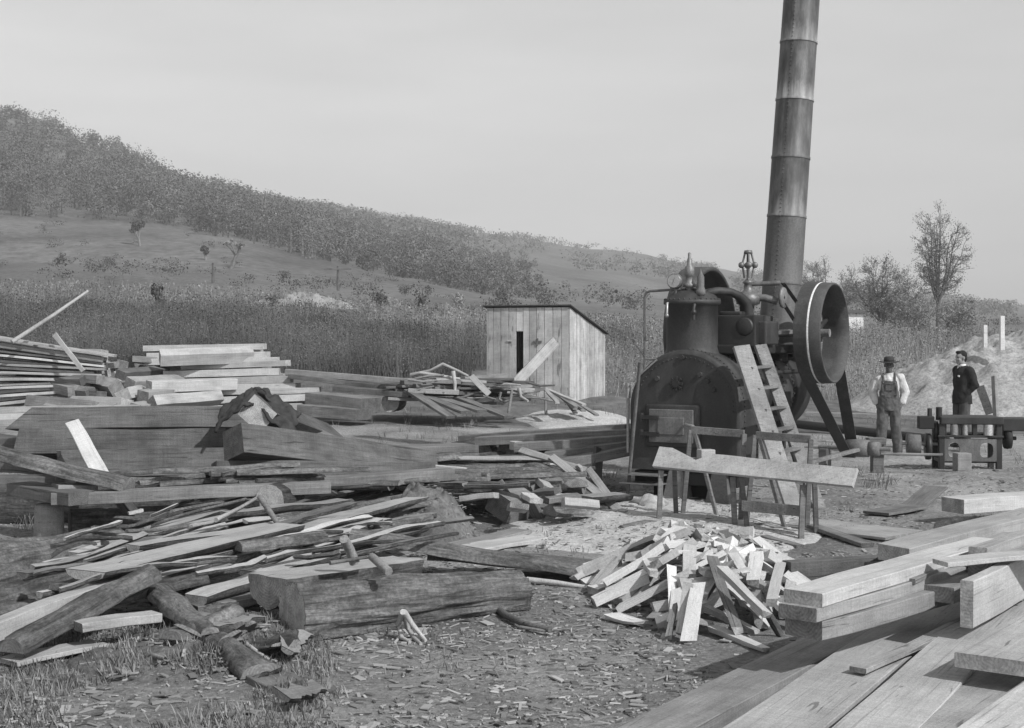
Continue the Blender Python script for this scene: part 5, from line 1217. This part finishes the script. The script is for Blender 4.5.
board('small bright splinter of wood left of the rotten bark slabs',on(125,642,.05),on(141,633,.06),.05,.02,'white',name='splinter')
heap('dirt_heap','low heap of torn bark and dirt around the rotten bark slabs','heap',on(195,652,0),.7,.8,.08,'barkpale',1.3,14,ns=(120,50))
heap('dirt_heap','low heap of crumbled bark before the end of the front log','heap',on(262,634,0),.35,.4,.08,'barkpale',.9,17,ns=(80,36))

# --- split firewood heap
heap('stone_heap','pale low heap of field stones and dry brush beyond the weeds','stone heap',gp(308,108),4.2,2.2,.8,'clods',.8,31,ns=(90,40),fr=.5)
G='split firewood in the heap'
def fire(label,A,d,w,h,L,mt='fresh',roll=0,three=False):
    _sd[0]+=1; s=_sd[0]; rr=random.Random(s); d=Vector(d).normalized(); mb=MB(); n=3; vs=[]
    cs=[(-w/2,0),(w/2*rr.uniform(.6,1),h*rr.uniform(-.15,.15)),(w/2,-h),(-w/2*rr.uniform(.5,1),-h*rr.uniform(.7,1.1))]
    if three: cs=[(-w/2,0),(w/2,h*.05),(rr.uniform(-.2,.2)*w,-h)]
    k=len(cs); tw=rr.uniform(-.15,.15); tp=rr.uniform(.7,1.05)
    for i in range(n+1):
        f=i/n; ca,sa=math.cos(tw*f),math.sin(tw*f); q=1+(tp-1)*f
        for y,z in cs:
            y+=.004*rr.uniform(-1,1); z+=.004*rr.uniform(-1,1); vs.append((L*f+(.02*rr.uniform(-1,1) if i in(0,n) else 0),(y*ca-z*sa)*q,(y*sa+z*ca)*q+.012*math.sin(f*3)*(s%3-1)))
    for j in range(k):
        mb.add(vs,[(i*k+j,(i+1)*k+j,(i+1)*k+(j+1)%k,i*k+(j+1)%k) for i in range(n)],1 if (j==k-1 and rr.random()<.45) else 0) if False else None
    mb.add(vs,[],0)
    dark=rr.random()<.4
    for j in range(k):
        for i in range(n):
            mb.f.append([i*k+j,(i+1)*k+j,(i+1)*k+(j+1)%k,i*k+(j+1)%k]); mb.m.append(1 if (dark and j==k-2) else 0); mb.sm.append(False)
    mb.f += [list(range(k)),list(range(n*k+k-1,n*k-1,-1))]; mb.m += [2,2]; mb.sm += [False,False]
    return place(mb,'firewood_stick',[M[mt],M['bark'],M['endfresh']],A,A+d,label,'firewood',G,roll)
HC=on(702,592,0); HX,HY,HH=.88,1.55,.47
def hz(x,y):
    q=((x-HC.x)/HX)**2+((y-HC.y)/HY)**2; return HH*max(0,1-q)**.8
rf=random.Random(21)
for i in range(150):
    a=rf.uniform(0,6.28); f=math.sqrt(rf.random())*1.0; x=HC.x+HX*f*math.cos(a); y=HC.y+HY*f*math.sin(a)
    out=Vector((math.cos(a)*HX,math.sin(a)*HY,0)).normalized(); yaw=math.atan2(out.y,out.x)+rf.gauss(0,.85); L=rf.uniform(.36,.6)
    d=Vector((math.cos(yaw),math.sin(yaw),0)); z0=hz(x-d.x*L/2,y-d.y*L/2)*rf.uniform(.75,1.05)+.06; z1=hz(x+d.x*L/2,y+d.y*L/2)*rf.uniform(.75,1.0)+.05
    d.z=(z1-z0)/L+rf.gauss(0,.10)
    side=('left side' if x<HC.x-.25 else 'right side' if x>HC.x+.25 else 'middle'); rowp='near' if y<HC.y-.4 else 'far' if y>HC.y+.5 else 'central'
    fire(f'split pale firewood stick lying in the {rowp} part of the heap, {side}',Vector((x-d.x*L/2,y-d.y*L/2,z0)),d,rf.uniform(.065,.13),rf.uniform(.035,.08),L,'split' if rf.random()<.72 else 'sawn',rf.uniform(-.6,.6),rf.random()<.15)
def hf(lb,a,b,w,h,mt='split',**k):
    A,B=on(*a),on(*b); fire(lb,A,B-A,w,h,(B-A).length,mt,**k)
hf('long dark-barked stick slanting down the front of the firewood heap',(712,555,.46),(738,628,.10),.085,.05,'grey')
hf('longest pale curved stick across the firewood heap front',(722,565,.46),(768,612,.22),.09,.06)
hf('pale pointed stick standing on end at the heap front',(688,640,.02),(698,582,.36),.12,.04)
hf('second pale pointed stick on end, twisted, at the heap front',(680,634,.03),(688,582,.36),.08,.04)
hf('thin dark stick standing at the front left of the heap',(668,634,.03),(674,604,.2),.05,.05,'grey')
hf('long flat stick lying along the far top edge of the heap',(683,530,.30),(738,536,.30),.12,.05)
hf('upright wedge of wood at the far right top of the heap',(742,552,.30),(745,527,.50),.16,.06)
hf('long pale stick lying at the right front foot of the heap',(712,626,.05),(766,648,.04),.08,.05)
hf('pale stick leaning up right in the heap beside the beams',(772,598,.28),(783,553,.34),.09,.06)
hf('flat pale triangle of wood alone left of the heap',(612,613,.04),(641,621,.04),.16,.03)
hf('broad pale stick at the left end of the heap',(592,588,.08),(618,577,.14),.16,.06)
hf('thick pale stick slanting down left with a dark side',(617,598,.08),(655,572,.26),.14,.09)
hf('short dark stick lying below the left end of the heap',(594,598,.04),(612,604,.03),.07,.04,'grey')
hf('thin dark prop stick at the right foot of the heap',(766,604,.25),(782,634,.03),.05,.04,'grey')
board('thin upright lath leaning alone on the dirt left of the heap',on(583,582,.02),on(572,560,.12),.07,.02,'sawn',name='lath')
# --- big sawn timbers in the right foreground
G='fresh timbers piled in the right foreground'
def tb(lb,x0,y0,z0,x1,y1,z1,w,t_,mt='fresh',**k): return board(lb,(x0,y0,z0),(x1,y1,z1),w,t_,mt,group=G,name='timber',cat='timber',rag=.022,**k)
tb('top timber of the right pile, its square end over the firewood',803,591,.62,990,538,.62,.26,.08)
tb('dark shaded timber directly under the top timber',796,606,.54,985,555,.54,.25,.08,'sawn')
tb('lowest shaded timber of the three under the top one',803,618,.46,990,570,.46,.27,.11,'sawn')
tb('timber with a slanted dark end behind the top timber',893,546,.52,1040,508,.52,.30,.12,'fresh',skew=.10)
tb('thick timber lying across the far right behind the pile',953,498,.30,1085,489,.30,.34,.16,'fresh')
tb('timber set on edge at the right, tall square end',968,581,.62,1075,530,.62,.09,.28)
tb('short timber end at the upper right of the pile',977,547,.68,1075,516,.68,.13,.12)
tb('timber end wedged below the upper right one',980,562,.62,1075,535,.62,.16,.12,'sawn')
tb('dark timber end in the shaded middle of the pile',935,586,.50,1060,540,.50,.26,.10,'sawn')
tb('wide pale plank at the pile bottom, far left and lowest',622,742,.10,905,602,.14,.34,.09,'sawn')
tb('wide pale plank beside the lowest one, second from left',705,775,.15,950,598,.20,.42,.10)
tb('pale thick plank in the bottom middle of the right pile',858,744,.22,1010,600,.28,.34,.11)
tb('pale plank end showing its sawn face at the right edge',992,657,.40,1120,580,.42,.38,.08)
tb('low pale plank under the sawn-face plank',915,732,.22,1090,620,.24,.34,.08)
tb('lowest pale plank in the bottom right corner',975,738,.26,1110,640,.26,.24,.08)
tb('narrow plank lying under the bottom middle planks',800,745,.07,1000,620,.12,.36,.07,'sawn')
tb('thin board lying crooked across the top of the right pile',940,560,.66,1080,548,.70,.18,.03)
tb('thin board slipped down between the right timbers',905,578,.56,1010,532,.60,.12,.03,'sawn')
tb('thin narrow board on the bottom planks of the right pile',860,668,.22,1000,604,.30,.10,.03,'sawn')
board('small white batten on the shaded planks under the top timber',on(895,611,.30),on(918,609,.30),.05,.03,'white',name='batten')
for i,(x,y) in enumerate([(905,598),(985,600)]):
    p=on(x,y,0); board('dark crosswise bearer under the right timber pile',p+Vector((-1.0,-.3,.34)),p+Vector((1.2,.5,.34)),.12,.34,'old',name='bearer',cat='bearer',group='bearers under the right pile')
# flat boards and scraps on the ground in the middle right
board('large flat board lying on the dirt right of the workbench',on(800,522,.05),on(905,534,.05),.75,.03,'sawn')
board('dark-edged board leaning on the large flat board',on(813,524,.09),on(868,543,.04),.14,.04,'grey')
board('flat grey board slanting up toward the far right timber',on(913,505,.06),on(936,486,.2),.30,.03,'grey')
board('flat grey board left of the slanting one on the dirt',on(876,512,.06),on(915,505,.06),.34,.03,'grey')
board('pale board scrap lying right of the workbench end',on(850,477,.05),on(882,480,.05),.14,.04,'fresh')
log('small barked log chunk before the far right timber',on(940,528,.07),on(958,522,.07),.07,.07,'barkdark','end')
board('short board lying on the dirt under the workbench right half',on(752,528,.04),on(806,520,.04),.5,.03,'sawn')
board('weathered plank in the dirt between firewood and boards',on(764,535,.05),on(800,545,.03),.1,.04,'grey')

# --- litter: chips and grass nobody could count
r=random.Random(17); mb=MB()
for i in range(42000):
    px=r.uniform(-60,1080); d=6.6*(3.4)**(r.random()**1.15); X=(px-512)/F*d
    q=noise.noise(Vector((X*.9,d*.7,2)))+.5*noise.noise(Vector((X*3,d*3,2)))
    if q<r.uniform(-.6,.45): continue
    z=HS(X,d)+.004; L=r.choice((.006,.008,.01,.012,.016,.02,.03,.045))*r.uniform(.6,1.3); w=L*r.choice((.06,.1,.15,.3,.5)); a=r.gauss(0,.9); c,s=math.cos(a),math.sin(a); tl=r.uniform(-.35,.35)*L; h=r.uniform(.001,.006)
    P=[(X+c*L-s*w,d+s*L+c*w,z+h+max(0,tl)),(X-c*L*.8-s*w,d-s*L+c*w,z+h+max(0,-tl)),(X-c*L+s*w,d-s*L-c*w,z+h+max(0,-tl)),(X+c*L*.7+s*w,d+s*L-c*w,z+h+max(0,tl))]
    B=[(x,y,zz-h-.003) for x,y,zz in P]; mb.add(P+B,[(0,1,2,3),(0,4,5,1),(1,5,6,2),(2,6,7,3),(3,7,4,0)])
tag(mb.build('wood_chips',M['chips']),'wood chips, bark bits and splinters littering the yard','chips',kind='stuff')
mb=MB()
def tuft(X,Y,n,h):
    for k in range(n):
        a=r.uniform(0,6.28); x=X+r.gauss(0,.05); y=Y+r.gauss(0,.05); z=HS(x,y)-.01; l=h*r.uniform(.5,1.2); w=.004
        t_=Vector((math.cos(a)*l*r.uniform(.3,.9),math.sin(a)*l*r.uniform(.3,.9),l)); b=Vector((x,y,z)); s=Vector((math.sin(a),-math.cos(a),0))*w
        mb.add([b-s,b+s,b+t_*.6+s*.7+Vector((0,0,l*.1)),b+t_*.6-s*.7+Vector((0,0,l*.1)),b+t_],[(0,1,2,3),(3,2,4)])
for i in range(1500):
    px=r.uniform(-80,330); d=r.uniform(7.0,10.6); X=(px-512)/F*d
    if noise.noise(Vector((X*1.2,d*1.2,6)))>-.12: tuft(X,d,9,.07)
for i in range(420):
    px=r.uniform(250,1010); d=7.2*(2.6)**r.random(); X=(px-512)/F*d
    if noise.noise(Vector((X*.7,d*.7,8)))>.12: tuft(X,d,8,.07)
for px,py,n in ((872,492,60),(884,488,50),(560,470,50),(596,478,60),(24,530,60),(30,520,50),(860,480,40),(440,455,40),(545,462,40)):
    p=on(px,py,0)
    for k in range(n//8): tuft(p.x+r.gauss(0,.12),p.y+r.gauss(0,.15),9,.17)
for i in range(900):
    px=r.uniform(290,1080); d=r.uniform(22,44); X=(px-512)/F*d
    if noise.noise(Vector((X*.3,d*.25,8)))>.02: tuft(X,d,7,.16)
tag(mb.build('grass',M['grass']),'short dry grass and sprigs growing through the yard dirt','grass',kind='stuff')
